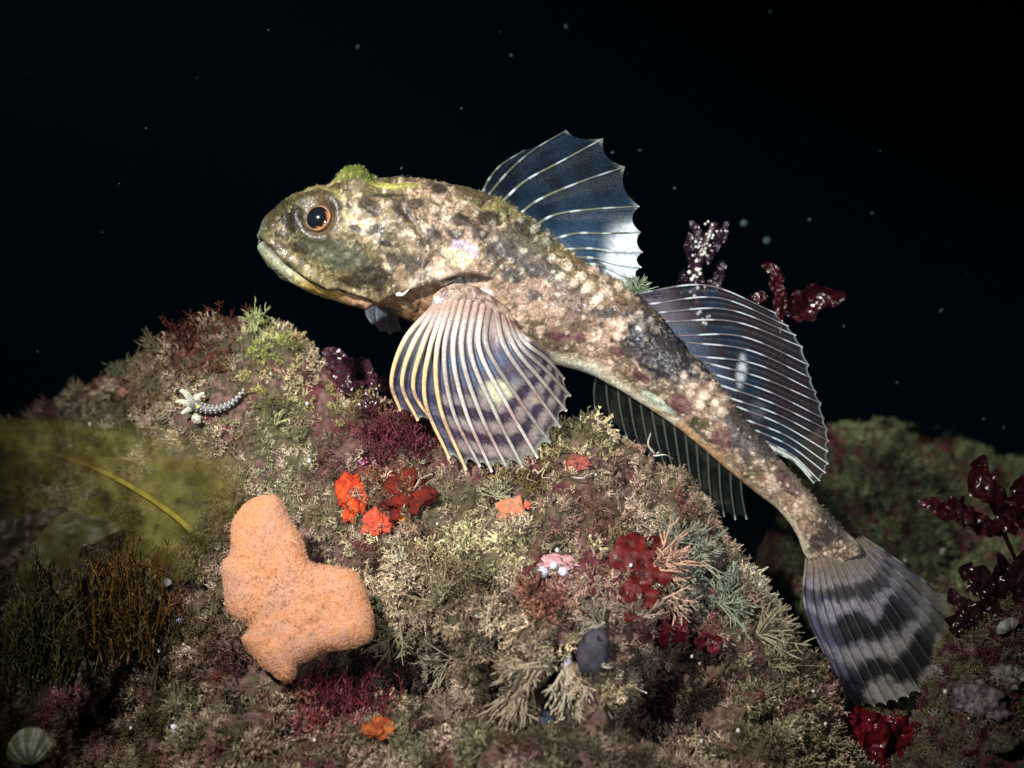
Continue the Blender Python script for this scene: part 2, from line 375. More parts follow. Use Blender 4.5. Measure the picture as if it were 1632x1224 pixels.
tag(scatter('hydroid_turf', pos, nor, sz, turf_col(px, py, pos), T_fine, seed=1), 'short olive and beige hydroid turf furring the whole near reef mound', 'turf', kind='stuff')
# bushier clumps, clustered
cl = fbm(f0['V']/60.0, 3, 91)
pos, nor = sample_field(f0, 4200, 2, lambda px, py, i: vis0(px, py, i)*sst(0.5, 0.6, cl[:-1, :-1])*np.where(py > 760, 1.0, 0.35)); px, py = toPx(pos)
sz = 17+19*rng.random(len(pos))**1.5
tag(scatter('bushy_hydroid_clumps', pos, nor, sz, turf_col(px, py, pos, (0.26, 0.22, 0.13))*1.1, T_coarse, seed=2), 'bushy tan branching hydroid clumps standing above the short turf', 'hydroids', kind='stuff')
f1 = FIELD[1]
pos, nor = sample_field(f1, 6500, 3, lambda px, py, i: ((px > 1240) & (px < 1700) & (py < 1150) & (i < 125))*1.0); px, py = toPx(pos)
n = fbm(pos/50.0, 3, 12); c = lin(0.18, 0.22, 0.10)*(0.25+1.6*n)[:, None]; c = mixc(c, lin(0.10, 0.03, 0.03), sst(0.58, 0.7, fbm(pos/40.0, 3, 14)))
tag(scatter('green_moss_turf', pos, nor, (9+9*rng.random(len(pos)))*(1+pos[:, 1]/2600), c, T_moss, seed=3), 'dull green mossy turf over the dim mound behind the tail', 'turf', kind='stuff')
f2 = FIELD[2]
pos, nor = sample_field(f2, 2600, 4, lambda px, py, i: ((px > 1280) & (px < 1700) & (py < 1290) & (i < 120))*1.0); px, py = toPx(pos)
n = fbm(pos/35.0, 3, 15); c = mixc(np.tile(lin(0.15, 0.13, 0.07), (len(pos), 1)), lin(0.09, 0.02, 0.03), sst(0.45, 0.6, n)); c = mixc(c, lin(0.24, 0.22, 0.22), sst(0.6, 0.7, fbm(pos/30.0, 3, 16)))
tag(scatter('rubble_turf', pos, nor, 9+12*rng.random(len(pos)), c, T_fine, seed=4), 'mixed brown and grey turf on the right corner rubble', 'turf', kind='stuff')

# ------------------------------------------------------------------ the fish
st = np.array([  # top x,y  bottom x,y  half width  depth of centre
 (413, 366, 413, 392, 6, -60), (420, 349, 424, 418, 30, -58), (438, 331, 446, 440, 50, -55), (465, 314, 476, 457, 66, -50), (500, 301, 515, 468, 80, -45),
 (545, 290, 560, 482, 92, -40), (595, 287, 607, 494, 102, -32), (650, 285, 650, 510, 108, -24), (700, 291, 688, 530, 108, -16), (750, 301, 722, 548, 100, -8),
 (800, 319, 762, 560, 92, 0), (850, 351, 805, 574, 84, 5), (900, 389, 850, 577, 76, 8), (950, 423, 893, 583, 68, 10), (1000, 453, 935, 596, 60, 12),
 (1040, 491, 975, 616, 52, 14), (1080, 538, 1016, 640, 46, 16), (1120, 583, 1060, 668, 40, 18), (1160, 632, 1105, 703, 35, 20), (1205, 687, 1150, 741, 29, 22),
 (1248, 737, 1197, 780, 24, 24), (1288, 783, 1240, 813, 19, 26), (1322, 820, 1268, 850, 15, 28), (1350, 846, 1281, 882, 10, 30), (1365, 860, 1290, 896, 7, 31), (1371, 870, 1299, 905, 4, 32), (1371, 880, 1312, 909, 1.5, 32)], float)
NR, NT = 640, 260
stt = spline(st, NR)
Tp = P(stt[:, 0], stt[:, 1], stt[:, 5]); Bp = P(stt[:, 2], stt[:, 3], stt[:, 5])
C = (Tp+Bp)/2; A = (Tp-Bp)/2
roll = 0.35
tanv = np.gradient(C, axis=0); tanv /= np.linalg.norm(tanv, axis=1, keepdims=True)
An = A/np.linalg.norm(A, axis=1, keepdims=True)
Bn = np.cross(tanv, An); Bn /= np.linalg.norm(Bn, axis=1, keepdims=True)
if Bn[100, 1] > 0: Bn = -Bn            # Bn points at the camera
half = np.linalg.norm(A, axis=1)
A2 = (An*math.cos(roll)+Bn*math.sin(roll)); B2 = (Bn*math.cos(roll)-An*math.sin(roll))
hh = np.sqrt(np.maximum((half**2-(stt[:, 4]*math.sin(roll))**2), (half*0.8)**2))/math.cos(roll)
hh = np.minimum(hh, half)
th = np.linspace(0, 2*np.pi, NT, endpoint=False)
ct, sn = np.cos(th), np.sin(th)
sq = lambda v, p: np.sign(v)*np.abs(v)**p
FV = C[:, None]+A2[:, None]*(hh[:, None]*sq(ct, 0.92)[None])[..., None]+B2[:, None]*(stt[:, 4][:, None]*sq(sn, 0.85)[None])[..., None]
FN = normals_grid(FV, True)
if (FN[NR//2, NT//4]@B2[NR//2]) < 0: FN = -FN
X, Y = toPx(FV); CT = np.broadcast_to(ct, X.shape); front = np.broadcast_to(sn > -0.2, X.shape)
def g(cx, cy, rx, ry, ang=0, wob=0.0, seed=0, lo=0.7, hi=1.1):
    c_, s_ = math.cos(math.radians(ang)), math.sin(math.radians(ang))
    dx, dy = X-cx, Y-cy; u, v = (dx*c_+dy*s_)/rx, (-dx*s_+dy*c_)/ry; q = np.sqrt(u*u+v*v)
    if wob: q = q*(1+wob*(n2(X, Y, 16, seed)-0.5)*2)
    return 1-sst(lo, hi, q)
def gauss(cx, cy, s): return np.exp(-((X-cx)**2+(Y-cy)**2)/(2*s*s))
def pl(points):
    best = np.full(X.shape, 1e9); sgn = np.zeros(X.shape)
    for (a, b), (c, d) in zip(points[:-1], points[1:]):
        L2 = (c-a)**2+(d-b)**2; t = np.clip(((X-a)*(c-a)+(Y-b)*(d-b))/L2, 0, 1)
        dx, dy = X-(a+t*(c-a)), Y-(b+t*(d-b)); q = np.hypot(dx, dy); m = q < best
        sgn = np.where(m, np.sign((c-a)*(Y-b)-(d-b)*(X-a)), sgn); best = np.minimum(best, q)
    return best, sgn
H = np.zeros(X.shape)
# far eye bump, brow, near eye socket
H += 22*np.exp(-(((X-564)/27)**2+((Y-284)/26)**2)**1.5)
re_ = np.hypot(X-507, Y-347)
H += front*(6*np.exp(-((re_-33)/10)**2)-4*np.exp(-(re_/20)**2))
H += front*7*np.exp(-(((X-530)/40)**2+((Y-318)/13)**2))
H += front*5*np.exp(-(((X-620)/45)**2+((Y-301)/7)**2))
dm, _ = pl([(415, 384), (430, 400), (452, 422), (482, 443), (520, 462), (560, 473), (600, 480)])
H += -8*np.exp(-(dm/3.2)**2)+3.5*np.exp(-((dm-9)/5)**2)
dmx, _ = pl([(445, 400), (480, 425), (512, 446), (525, 452)]); H += front*5*np.exp(-(dmx/7)**2)
dgo, sg = pl([(590, 487), (640, 466), (690, 452), (740, 436), (790, 441)])
sd_ = np.where(sg > 0, dgo, -dgo); kw = 0.5+0.5*np.tanh(sd_/4.0)
H += front*(-16*np.exp(-(dgo/26)**2)*kw+10*np.exp(-(dgo/14)**2)*(1-kw))*sst(560, 620, X)*(1-sst(760, 800, X))
dpo, _ = pl([(640, 330), (670, 370), (690, 410), (672, 440)]); H += -4*front*np.exp(-(dpo/5)**2)
dg2, _ = pl([(700, 345), (735, 385), (775, 425)]); H += -3*front*np.exp(-(dg2/5)**2)
# mottled relief
nz = fbm(FV/26.0, 4, 41)-0.5; nf_ = fbm(FV/9.0, 3, 42)-0.5
tail = 1-sst(1000, 1380, X)*0.55
bel0 = (1-sst(-0.80, -0.42, CT))*sst(800, 880, X)
H += (nz*9+nf_*3.4)*tail*sst(412, 440, X)*(1-0.8*bel0)
# tubercles
tub = [(905, 425, 9), (925, 440, 9), (946, 431, 8), (914, 452, 8), (939, 457, 9), (961, 446, 9), (966, 464, 9), (986, 456, 8), (955, 474, 7), (893, 441, 8), (1003, 470, 7),
 (975, 515, 8), (992, 521, 9), (1007, 510, 8), (1022, 521, 8), (1036, 513, 7), (985, 536, 7), (1047, 526, 7), (1018, 503, 7),
 (1075, 605, 8), (1091, 598, 8), (1106, 611, 9), (1121, 601, 8), (1100, 626, 8), (1124, 630, 9), (1141, 641, 8), (1085, 620, 7), (1116, 646, 8), (1151, 657, 7), (1136, 615, 7), (1155, 636, 6), (1110, 590, 7),
 (851, 365, 7), (870, 386, 8), (786, 355, 7), (801, 345, 6), (790, 380, 8), (830, 350, 7), (835, 400, 7), (858, 410, 7), (880, 410, 7), (815, 415, 7), (770, 372, 6), (730, 372, 7), (890, 470, 6), (870, 450, 6), (760, 340, 6), (640, 375, 7), (600, 390, 7), (570, 420, 7), (620, 430, 8), (655, 400, 6), (590, 350, 6), (560, 385, 6), (675, 350, 7), (690, 330, 6), (620, 345, 6), (540, 440, 5)]
rt = np.random.default_rng(9)
for _ in range(95):
    i = rt.integers(150, 600); v = rt.uniform(-0.75, 0.8)
    cx, cy = toPx(C[i]+A[i]*v); tub.append((cx, cy, rt.uniform(2.0, 5.0)))
TUB = np.zeros(X.shape); TV = np.zeros(X.shape)
for k, (cx, cy, r) in enumerate(tub):
    r = r*(rt.uniform(0.95, 1.3) if k < 34 else 0.85)
    m = (np.abs(X-cx) < r*2.2) & (np.abs(Y-cy) < r*2.2)
    q = ((X[m]-cx)**2+(Y[m]-cy)**2)/(r*r); e = np.exp(-q**1.5)
    TUB[m] = np.maximum(TUB[m], e); H[m] += e*r*(0.30 if k < 34 else 0.36)
FV2 = FV+FN*H[..., None]
# colour of the skin
WX, WY = X+26*(n2(X, Y, 30, 61)-0.5)+8*(n2(X, Y, 8, 63)-0.5), Y+26*(n2(X, Y, 30, 62)-0.5)+8*(n2(X, Y, 8, 64)-0.5)
n1 = n2(WX, WY, 34, 51, 5); n3 = n2(WX, WY, 13, 52, 4); n4 = n2(WX, WY, 4.5, 53, 3); n5 = n2(WX, WY, 22, 54, 5)
c = np.zeros(X.shape+(3,))+lin(0.31, 0.215, 0.155)
c = mixc(c, lin(0.21, 0.175, 0.09), (1-sst(500, 760, X))*0.8)
c = mixc(c, lin(0.13, 0.115, 0.055), 0.6*sst(0.55, 0.85, CT)*(1-sst(760, 900, X))*sst(0.35, 0.55, n5))
c = mixc(c, lin(0.30, 0.27, 0.12), g(840, 350, 150, 42, 36, 0.4, 3))
c = mixc(c, lin(0.12, 0.10, 0.055), 0.8*sst(0.46, 0.60, n1))
c = mixc(c, lin(0.62, 0.48, 0.38), 0.75*sst(0.53, 0.66, n5))
c = mixc(c, lin(0.07, 0.055, 0.035), 0.7*sst(0.52, 0.66, n3))
c = mixc(c, lin(0.58, 0.50, 0.36), 0.6*sst(0.60, 0.74, n4))
c = mixc(c, lin(0.42, 0.29, 0.22), 0.55*g(900, 500, 110, 34, 26, 0.5, 4))
c = mixc(c, lin(0.17, 0.115, 0.065), 0.75*g(950, 445, 75, 26, 30, 0.5, 6))
c = mixc(c, lin(0.16, 0.10, 0.07), 0.7*g(1010, 520, 50, 22, 40, 0.5, 8))
c = mixc(c, lin(0.20, 0.14, 0.10), 0.6*g(1115, 620, 60, 34, 46, 0.5, 9))
# cheek and face
c = mixc(c, lin(0.10, 0.11, 0.085), 0.8*g(535, 405, 60, 26, 25, 0.7, 5))
c = mixc(c, lin(0.045, 0.032, 0.022), 0.88*(1-sst(30, 44, re_+16*(n3-0.5)))*front)
c = mixc(c, lin(0.40, 0.36, 0.20), 0.6*front*np.exp(-((re_-45)/5)**2)*sst(0, 0.6, (X-507)/40.0-(Y-347)/50.0)*sst(0.4, 0.6, n3+0.1))
c = mixc(c, lin(0.13, 0.08, 0.04), 0.6*(1-sst(26, 34, re_))*front)
c = mixc(c, lin(0.42, 0.42, 0.13), 0.8*g(625, 297, 42, 7, -2, 0.5, 6)*front)
c = mixc(c, lin(0.03, 0.035, 0.02), 0.8*g(618, 312, 34, 4, -4, 0.5, 7)*front)
c = mixc(c, lin(0.22, 0.27, 0.06), 0.65*g(562, 280, 42, 26, 0, 0.5, 8))
c = mixc(c, lin(0.62, 0.52, 0.66), 0.7*g(738, 396, 30, 16, 20, 0.7, 9)*front)
c = mixc(c, lin(0.66, 0.62, 0.40), 0.7*g(728, 412, 24, 14, 20, 0.8, 10)*front)
for (bx, by, br) in [(569, 364, 7), (628, 412, 8), (765, 372, 9), (722, 372, 8), (700, 300, 9), (660, 325, 9), (590, 330, 9), (615, 388, 5), (845, 430, 10), (800, 395, 14), (880, 430, 10), (655, 418, 13), (640, 335, 12), (690, 375, 9), (735, 350, 12), (780, 345, 12), (840, 360, 12), (870, 350, 9), (590, 440, 14), (560, 450, 9), (600, 365, 8), (480, 395, 10), (470, 350, 12), (540, 330, 8), (820, 440, 11), (855, 470, 9), (960, 500, 9), (1000, 560, 10)]:
    c = mixc(c, lin(0.045, 0.035, 0.03), 0.85*g(bx, by, br*1.8, br*1.2, 20, 0.9, int(bx) % 7))
# body blotches
c = mixc(c, lin(0.10, 0.085, 0.075), 0.75*g(830, 400, 66, 34, 35, 0.9, 12))
b1 = g(1050, 553, 80, 46, 46, 0.65, 13, 0.75, 1.05); c = mixc(c, mixc(np.zeros(X.shape+(3,))+lin(0.035, 0.032, 0.038), lin(0.30, 0.28, 0.28), sst(0.56, 0.72, n4)*0.6), b1*0.97)
b0 = g(905, 480, 26, 60, -30, 0.9, 25, 0.6, 1.1); c = mixc(c, lin(0.10, 0.065, 0.05), b0*0.6)
b2 = g(1192, 692, 52, 36, 50, 0.7, 14); c = mixc(c, lin(0.05, 0.045, 0.05), b2*0.8)
for (bx, by, rx, ry, an) in [(1085, 645, 24, 17, 40), (893, 537, 30, 9, 10), (922, 540, 11, 9, 0), (1150, 700, 20, 14, 40), (1020, 600, 20, 8, 30), (1255, 770, 26, 12, 50), (1140, 590, 16, 12, 50), (980, 560, 16, 9, 30)]:
    c = mixc(c, lin(0.12, 0.05, 0.055), 0.8*g(bx, by, rx, ry, an, 0.5, 15))
# belly
ctb = CT+0.25*(n1-0.5)
bel = (1-sst(-0.80, -0.42, ctb))*sst(800, 880, X)*(1-0.6*sst(1120, 1200, X))
c = mixc(c, lin(0.84, 0.78, 0.60), bel)
c = mixc(c, lin(0.48, 0.24, 0.09), 0.7*g(1110, 705, 70, 11, 40, 0.9, 16)); c = mixc(c, lin(0.42, 0.2, 0.06), 0.5*g(1190, 775, 40, 8, 40, 0.9, 17))
c = mixc(c, lin(0.62, 0.70, 0.56), 0.7*g(1045, 640, 30, 9, 35, 0.6, 18))
c = mixc(c, lin(0.80, 0.78, 0.85), 0.6*g(770, 470, 18, 9, 0, 0.4, 19)*front)
# jaws, throat and gill membrane
_, sj = pl([(415, 384), (430, 400), (452, 422), (482, 443), (520, 462), (560, 473), (600, 480)])
below = (sj > 0)*sst(0, 3, dm)
jaw = mixc(np.zeros(X.shape+(3,))+lin(0.36, 0.38, 0.30), lin(0.46, 0.28, 0.07), sst(455, 500, X)); jaw = mixc(jaw, lin(0.34, 0.20, 0.15), sst(520, 570, X)); jaw = jaw*(0.45+1.0*n3)[..., None]
c = mixc(c, jaw, below*(1-sst(600, 640, X))*0.9)
c = mixc(c, lin(0.28, 0.33, 0.33), 0.75*(1-sst(412, 428, X)))
c = mixc(c, lin(0.03, 0.02, 0.015), np.exp(-(dm/2.2)**2)*0.9)
gm = front*(sg > 0)*sst(2, 7, dgo)*sst(600, 630, X)*(1-sst(700, 730, X)); c = mixc(c, mixc(np.zeros(X.shape+(3,))+lin(0.24, 0.13, 0.07), lin(0.40, 0.26, 0.16), sst(0.45, 0.6, n2(X*0.35+Y, Y*3-X, 18, 60))), gm*0.9)
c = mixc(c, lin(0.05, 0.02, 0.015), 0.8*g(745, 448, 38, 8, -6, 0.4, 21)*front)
c = mixc(c, lin(0.70, 0.66, 0.62), 0.8*g(775, 439, 13, 3, 2, 0.2, 21)*front)
c = mixc(c, lin(0.60, 0.55, 0.46), 0.55*np.exp(-(dgo/4)**2)*(sg <= 0)*front*(1-sst(700, 740, X))*sst(590, 620, X))
# tubercles pale
warm = sst(880, 930, X)
c = mixc(c, mixc(np.zeros(X.shape+(3,))+lin(0.60, 0.58, 0.48), lin(0.68, 0.56, 0.44), warm), sst(0.1, 1.0, TUB)*0.9*(0.35+0.6*sst(760, 900, X))*(0.55+0.45*sst(0.35, 0.6, n5))*(1-0.6*b1))
# peduncle end
c = mixc(c, lin(0.06, 0.045, 0.045), 0.75*g(1320, 850, 46, 20, -30, 0.7, 22)); c = mixc(c, lin(0.09, 0.08, 0.075), 0.6*sst(0.5, 0.95, CT)*sst(1180, 1260, X))
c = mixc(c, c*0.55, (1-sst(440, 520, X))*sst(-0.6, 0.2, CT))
c *= (0.55+0.75*n4)[..., None]*(0.62+0.76*n2(X, Y, 70, 68, 3))[..., None]
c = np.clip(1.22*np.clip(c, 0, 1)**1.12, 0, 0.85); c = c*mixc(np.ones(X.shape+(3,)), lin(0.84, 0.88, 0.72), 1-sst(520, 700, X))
cap0 = C[0]; cap1 = C[-1]
FVf = np.concatenate([FV2.reshape(-1, 3), cap0[None], cap1[None]]); cc = np.concatenate([c.reshape(-1, 3), c[0, :1], c[-1, :1]])
j = np.arange(NT); e = (NR-1)*NT; nvt = NR*NT
caps = np.concatenate([np.stack([np.full(NT, nvt), j, (j+1) % NT], -1), np.stack([np.full(NT, nvt+1), e+(j+1) % NT, e+j], -1)])
fish = empty('sculpin', P(800, 740, -60), 'mottled brown sculpin fish with fanned fins resting propped above the reef mound', 'fish')
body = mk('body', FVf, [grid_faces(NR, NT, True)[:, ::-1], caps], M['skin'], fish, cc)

def fs(px, py, lift=0):
    """front surface point of the fish at a picture position"""
    q = (X-px)**2+(Y-py)**2+np.where(front, 0, 1e6); i = np.unravel_index(np.argmin(q), q.shape); return FV2[i]+FN[i]*lift, FN[i]
# eyes
def frame(n):
    n = n/np.linalg.norm(n); a = np.cross([0, 0, 1.0], n); a /= np.linalg.norm(a); b = np.cross(n, a); return np.stack([a, b, n], -1)
def eye(c0, n, r):
    R = frame(n); NP, NQ = 40, 48
    t_ = np.linspace(0, np.pi*0.6, NP); ph = np.linspace(0, 2*np.pi, NQ, endpoint=False)
    V = np.stack([np.sin(t_)[:, None]*np.cos(ph)*r, np.sin(t_)[:, None]*np.sin(ph)*r, np.cos(t_)[:, None]*np.ones(NQ)*r], -1)
    rr = np.sin(t_)[:, None]*np.ones(NQ); rr = np.where(t_[:, None] > 1.5, 2, rr)
    no = vn(np.stack([V[..., 0]/3, V[..., 1]/3, V[..., 2]/3], -1), 5); col = np.zeros(V.shape)+lin(0.006, 0.008, 0.012)
    ang0 = np.arctan2(V[..., 1], V[..., 0]); ring = np.exp(-((rr-0.68-0.02*np.sin(ang0*2))/0.030)**2)*(0.35+0.65*vn(np.stack([np.cos(ang0)*2.2+5, np.sin(ang0)*2.2+5, ang0*0], -1), 8)); iris = sst(0.66, 0.72, rr)
    col = mixc(col, lin(0.09, 0.035, 0.018), iris); col = mixc(col, lin(0.70, 0.45, 0.22), ring)
    ang = np.arctan2(V[..., 1], V[..., 0]); cres = sst(0.50, 0.6, rr)*(1-sst(0.64, 0.70, rr))*sst(0.3, 0.8, np.cos(ang+0.5))*sst(0.35, 0.6, no)
    col = mixc(col, lin(0.50, 0.17, 0.05), cres); col = mixc(col, lin(0.05, 0.035, 0.02), sst(0.74, 0.82, rr))
    e_ = mk('eyeball', V.reshape(-1, 3)@R.T+c0, grid_faces(NP, NQ, True), M['eye'], fish, col.reshape(-1, 3))
    # clear cornea
    V2 = np.stack([np.sin(t_)[:, None]*np.cos(ph)*r*1.05, np.sin(t_)[:, None]*np.sin(ph)*r*1.05, np.cos(t_)[:, None]*np.ones(NQ)*r*1.1], -1)
    k_ = mk('eyelid_rim', *ring_mesh(c0, R, r), M['skin'], e_, lin(0.06, 0.045, 0.03)); return e_
def ring_mesh(c0, R, r):
    ph = np.linspace(0, 2*np.pi, 40, endpoint=False); q = np.linspace(0, 2*np.pi, 10, endpoint=False)
    rr = r*0.96+r*0.13*np.cos(q); zz = r*0.42+r*0.12*np.sin(q)
    V = np.stack([np.cos(ph)[:, None]*rr, np.sin(ph)[:, None]*rr, np.ones(40)[:, None]*zz], -1).reshape(-1, 3)@R.T+c0
    F = grid_faces(40, 10, True); w = np.stack([39*10+np.arange(10), np.arange(10), (np.arange(10)+1) % 10, 39*10+(np.arange(10)+1) % 10], -1)
    return V, np.concatenate([F, w])
M['eye'] = vmat('eye_glossy', 0.12, 0.6, 1500, 0.7, 1.3)
p_, n_v = fs(507, 347); nvv = np.array([-0.22, -0.93, 0.18]); eye(p_-nvv/np.linalg.norm(nvv)*12+np.array([0, 0, 0]), nvv, 27)
pf = C[np.argmin(abs(stt[:, 0]-556))]+A2[150]*70-B2[150]*40
i_ = np.argmin(abs(stt[:, 0]-560)); pe = FV2[i_, int(NT*0.90)]; eye(pe-FN[i_, int(NT*0.90)]*14, FN[i_, int(NT*0.90)], 22)

# fins
def fin(name, rays, colfn, rayfn, rad, rflat=1.0, sag=4.0, scal=0.06, nf=7, nt=46, base=fish, spread_tip=True, label=None, rmat='ray'):
    R = [spline(np.array([P(*p) for p in r]), nt) for r in rays]; nr = len(R); R = np.array(R); tt = np.linspace(0, 1, nt)
    rows = []; U = []; Tq = []
    for k in range(nr-1):
        for f in np.linspace(0, 1, nf, endpoint=(k == nr-2)):
            w = 4*f*(1-f); sc_ = scal*(0.8+0.5*vn([[k*1.7, 3, 1]], 5)[0])
            te = tt*(1-sc_*w)
            a = np.stack([np.interp(te, tt, R[k][:, q]) for q in range(3)], -1); b = np.stack([np.interp(te, tt, R[k+1][:, q]) for q in range(3)], -1)
            p = a*(1-f)+b*f; p[:, 1] += sag*w*sst(0.05, 0.4, te)
            rows.append(p); U.append(np.full(nt, k+f)); Tq.append(te)
    G_ = np.array(rows); U = np.array(U); Tq = np.array(Tq); px, py = toPx(G_)
    m = mk(name, G_.reshape(-1, 3), grid_faces(len(rows), nt), M['fin'], base, colfn(U, Tq, px, py).reshape(-1, 4))
    if label: m['label'] = label
    for k in range(nr):
        t = np.linspace(0, 1, nt); p = R[k].copy()
        V, F = tube(p, rad[0]*(1-t)+rad[1]*t, 8, flat=rflat); rx, ry = toPx(V); tv = np.concatenate([np.repeat(t, 8), [0, 1]])
        mk('fin_ray', V, F, M[rmat], m, rayfn(k, tv, rx, ry))
    return m
def rgba(c, a): return np.concatenate([c, np.asarray(a)[..., None]*np.ones(c.shape[:-1])[..., None]], -1)

# pectoral fin (near side)
pr = [[(697, 486), (646, 540), (624, 606), (638, 654)], [(702, 484), (660, 545), (641, 612), (666, 670)], [(706, 483), (674, 550), (659, 620), (690, 673)], [(710, 482), (684, 560), (678, 640), (716, 730)],
      [(714, 482), (696, 560), (702, 650), (743, 749)], [(718, 482), (708, 560), (722, 655), (765, 744)], [(722, 482), (722, 560), (742, 655), (784, 752)], [(726, 482), (736, 560), (764, 655), (810, 750)],
      [(731, 481), (750, 560), (788, 655), (834, 746)], [(736, 480), (764, 556), (808, 645), (857, 730)], [(741, 480), (776, 552), (824, 632), (877, 706)], [(746, 480), (804, 552), (848, 617), (893, 681)],
      [(752, 480), (822, 556), (864, 607), (903, 655)], [(758, 480), (832, 553), (872, 592), (909, 631)], [(764, 481), (840, 548), (874, 575), (899, 604)], [(770, 484), (840, 540), (860, 552), (876, 566)]]
pd = [(-118, -122, -112, -92), ]
def pdep(k, n=16):
    u = k/(n-1); return [-112-8*math.sin(u*3), -135+10*u, -122+25*u, -100+42*u]
rootc = spline([(694, 486), (712, 477), (738, 474), (770, 484), (800, 502), (822, 524)], 16)
pr = [[(float(rc[0]), float(rc[1]))]+r[1:] for rc, r in zip(rootc, pr)]
pr = [[(x, y, (fs(x, y)[0][1]-13 if i == 0 else d)) for i, ((x, y), d) in enumerate(zip(r, pdep(k)))] for k, r in enumerate(pr)]
def pec_col(U, T, px, py):
    c = np.zeros(U.shape+(3,))+lin(0.30, 0.25, 0.28)
    nb = n2(px, py, 26, 71, 3); bl = sst(0.5, 0.62, n2(px, py, 34, 72, 2))
    c = mixc(c, lin(0.14, 0.19, 0.30), bl*0.6*(1-sst(0.75, 0.9, T)))
    kk_ = np.floor(U); jt = vn(np.stack([kk_*3.7, kk_*0+2, kk_*0], -1), 6); cellx = 1-(2*np.abs(U-kk_-0.5))**3
    ph = T*46+1.6*np.sin(U*0.6)+2.0*jt+2.0*n2(px, py, 60, 74); band = sst(-0.35, 0.35, np.sin(ph))*sst(0.1, 0.7, cellx)
    c = mixc(c, lin(0.09, 0.08, 0.14), 0.7*sst(0.2, 0.8, cellx)*sst(0.15, 0.3, T)*(1-sst(0.5, 0.65, T)))
    c = mixc(c, lin(0.15, 0.22, 0.34), bl*0.6*sst(0.2, 0.35, T)*(1-sst(0.5, 0.8, T)))
    c = mixc(c, lin(0.42, 0.34, 0.30), 0.7*(1-band)*sst(0.5, 0.65, T)); c = mixc(c, lin(0.05, 0.03, 0.055), 0.92*band*sst(0.48, 0.62, T)*(1-sst(0.93, 0.98, T)))
    q = np.hypot((px-793)/26, (py-622)/20)*(1+0.8*(nb-0.5)); c = mixc(c, lin(0.85, 0.86, 0.62), (1-sst(0.6, 1.15, q))*0.95)
    q = np.hypot((px-858)/12, (py-636)/10); c = mixc(c, lin(0.6, 0.55, 0.35), (1-sst(0.5, 1.1, q))*0.6)
    c = mixc(c, lin(0.50, 0.30, 0.10), (1-sst(3, 5, U))*sst(0.35, 0.6, T)*0.7*(1-cellx)); c = mixc(c, lin(0.05, 0.06, 0.13), (1-sst(3, 5, U))*sst(0.25, 0.5, T)*0.85*cellx); c = mixc(c, lin(0.50, 0.58, 0.55), (1-sst(0, 5, U))*(1-sst(0.35, 0.6, T))*0.6)
    c = mixc(c, lin(0.50, 0.38, 0.32), (1-sst(0.12, 0.40, T))*0.85); c = mixc(c, lin(0.62, 0.74, 0.62), sst(0.93, 0.985, T)*0.85)
    return rgba(c*(0.8+0.5*nb[..., None]), 0.93)
def pec_ray(k, t, px, py):
    c = np.zeros(t.shape+(3,))+lin(0.66, 0.60, 0.56)*(0.9+0.15*math.sin(k*2.3))
    c = mixc(c, lin(0.42, 0.26, 0.20), (1-sst(0.05, 0.2, t))*0.8)
    if k < 5: c = mixc(c, lin(0.85, 0.60, 0.28), sst(0.1, 0.5, t)*0.85)
    if k > 9: c = c*0.68
    c = mixc(c, lin(0.36, 0.22, 0.20), 0.65*sst(0.35, 0.8, np.sin(t*17+0.9*math.sin(k*0.8)+1))*sst(0.4, 0.6, t))
    return c
fin('pectoral_fin', pr, pec_col, pec_ray, (4.6, 2.3), rflat=0.5, sag=8, scal=0.045, label='large fanned pectoral fin with cream rays and dark blotches')
# fleshy base of the fin
pb = np.array([P(x, y, fs(x, y)[0][1]-5) for x, y in [(690, 490), (700, 478), (716, 470), (738, 467), (765, 475), (795, 494), (818, 518), (826, 530)]])
Vb, Fb = tube(spline(pb, 60), np.interp(np.linspace(0, 1, 60), [0, 0.1, 0.35, 0.7, 1], [3, 11, 16, 11, 3]), 24, flat=0.8); nb_ = fbm(Vb/9.0, 3, 5)
bx, by = toPx(Vb); Vb = Vb+(nb_-0.5)[:, None]*np.array([4, -8, 4])
mk('fin_base', Vb, Fb, M['skin'], fish, mixc(mixc(np.tile(lin(0.40, 0.30, 0.23), (len(Vb), 1)), lin(0.09, 0.04, 0.045), sst(0.46, 0.6, nb_)*0.85), lin(0.66, 0.68, 0.70), (1-sst(5, 20, np.hypot(bx-700, by-488)))*0.9))
# pelvic fin hanging behind the throat
fin('pelvic_fin', [[(585, 482, 10), (584, 500, 30), (592, 515, 40)], [(600, 484, 10), (600, 508, 30), (606, 528, 40)], [(615, 486, 10), (616, 512, 30), (622, 533, 42)], [(630, 490, 10), (634, 512, 30), (640, 528, 42)]],
    lambda U, T, px, py: rgba(np.zeros(U.shape+(3,))+lin(0.55, 0.66, 0.75), 0.85), lambda k, t, px, py: np.zeros(t.shape+(3,))+lin(0.6, 0.68, 0.74), (2.5, 1.2), sag=2)

def tpy(x): return float(np.interp(x, st[:, 0], st[:, 1]))
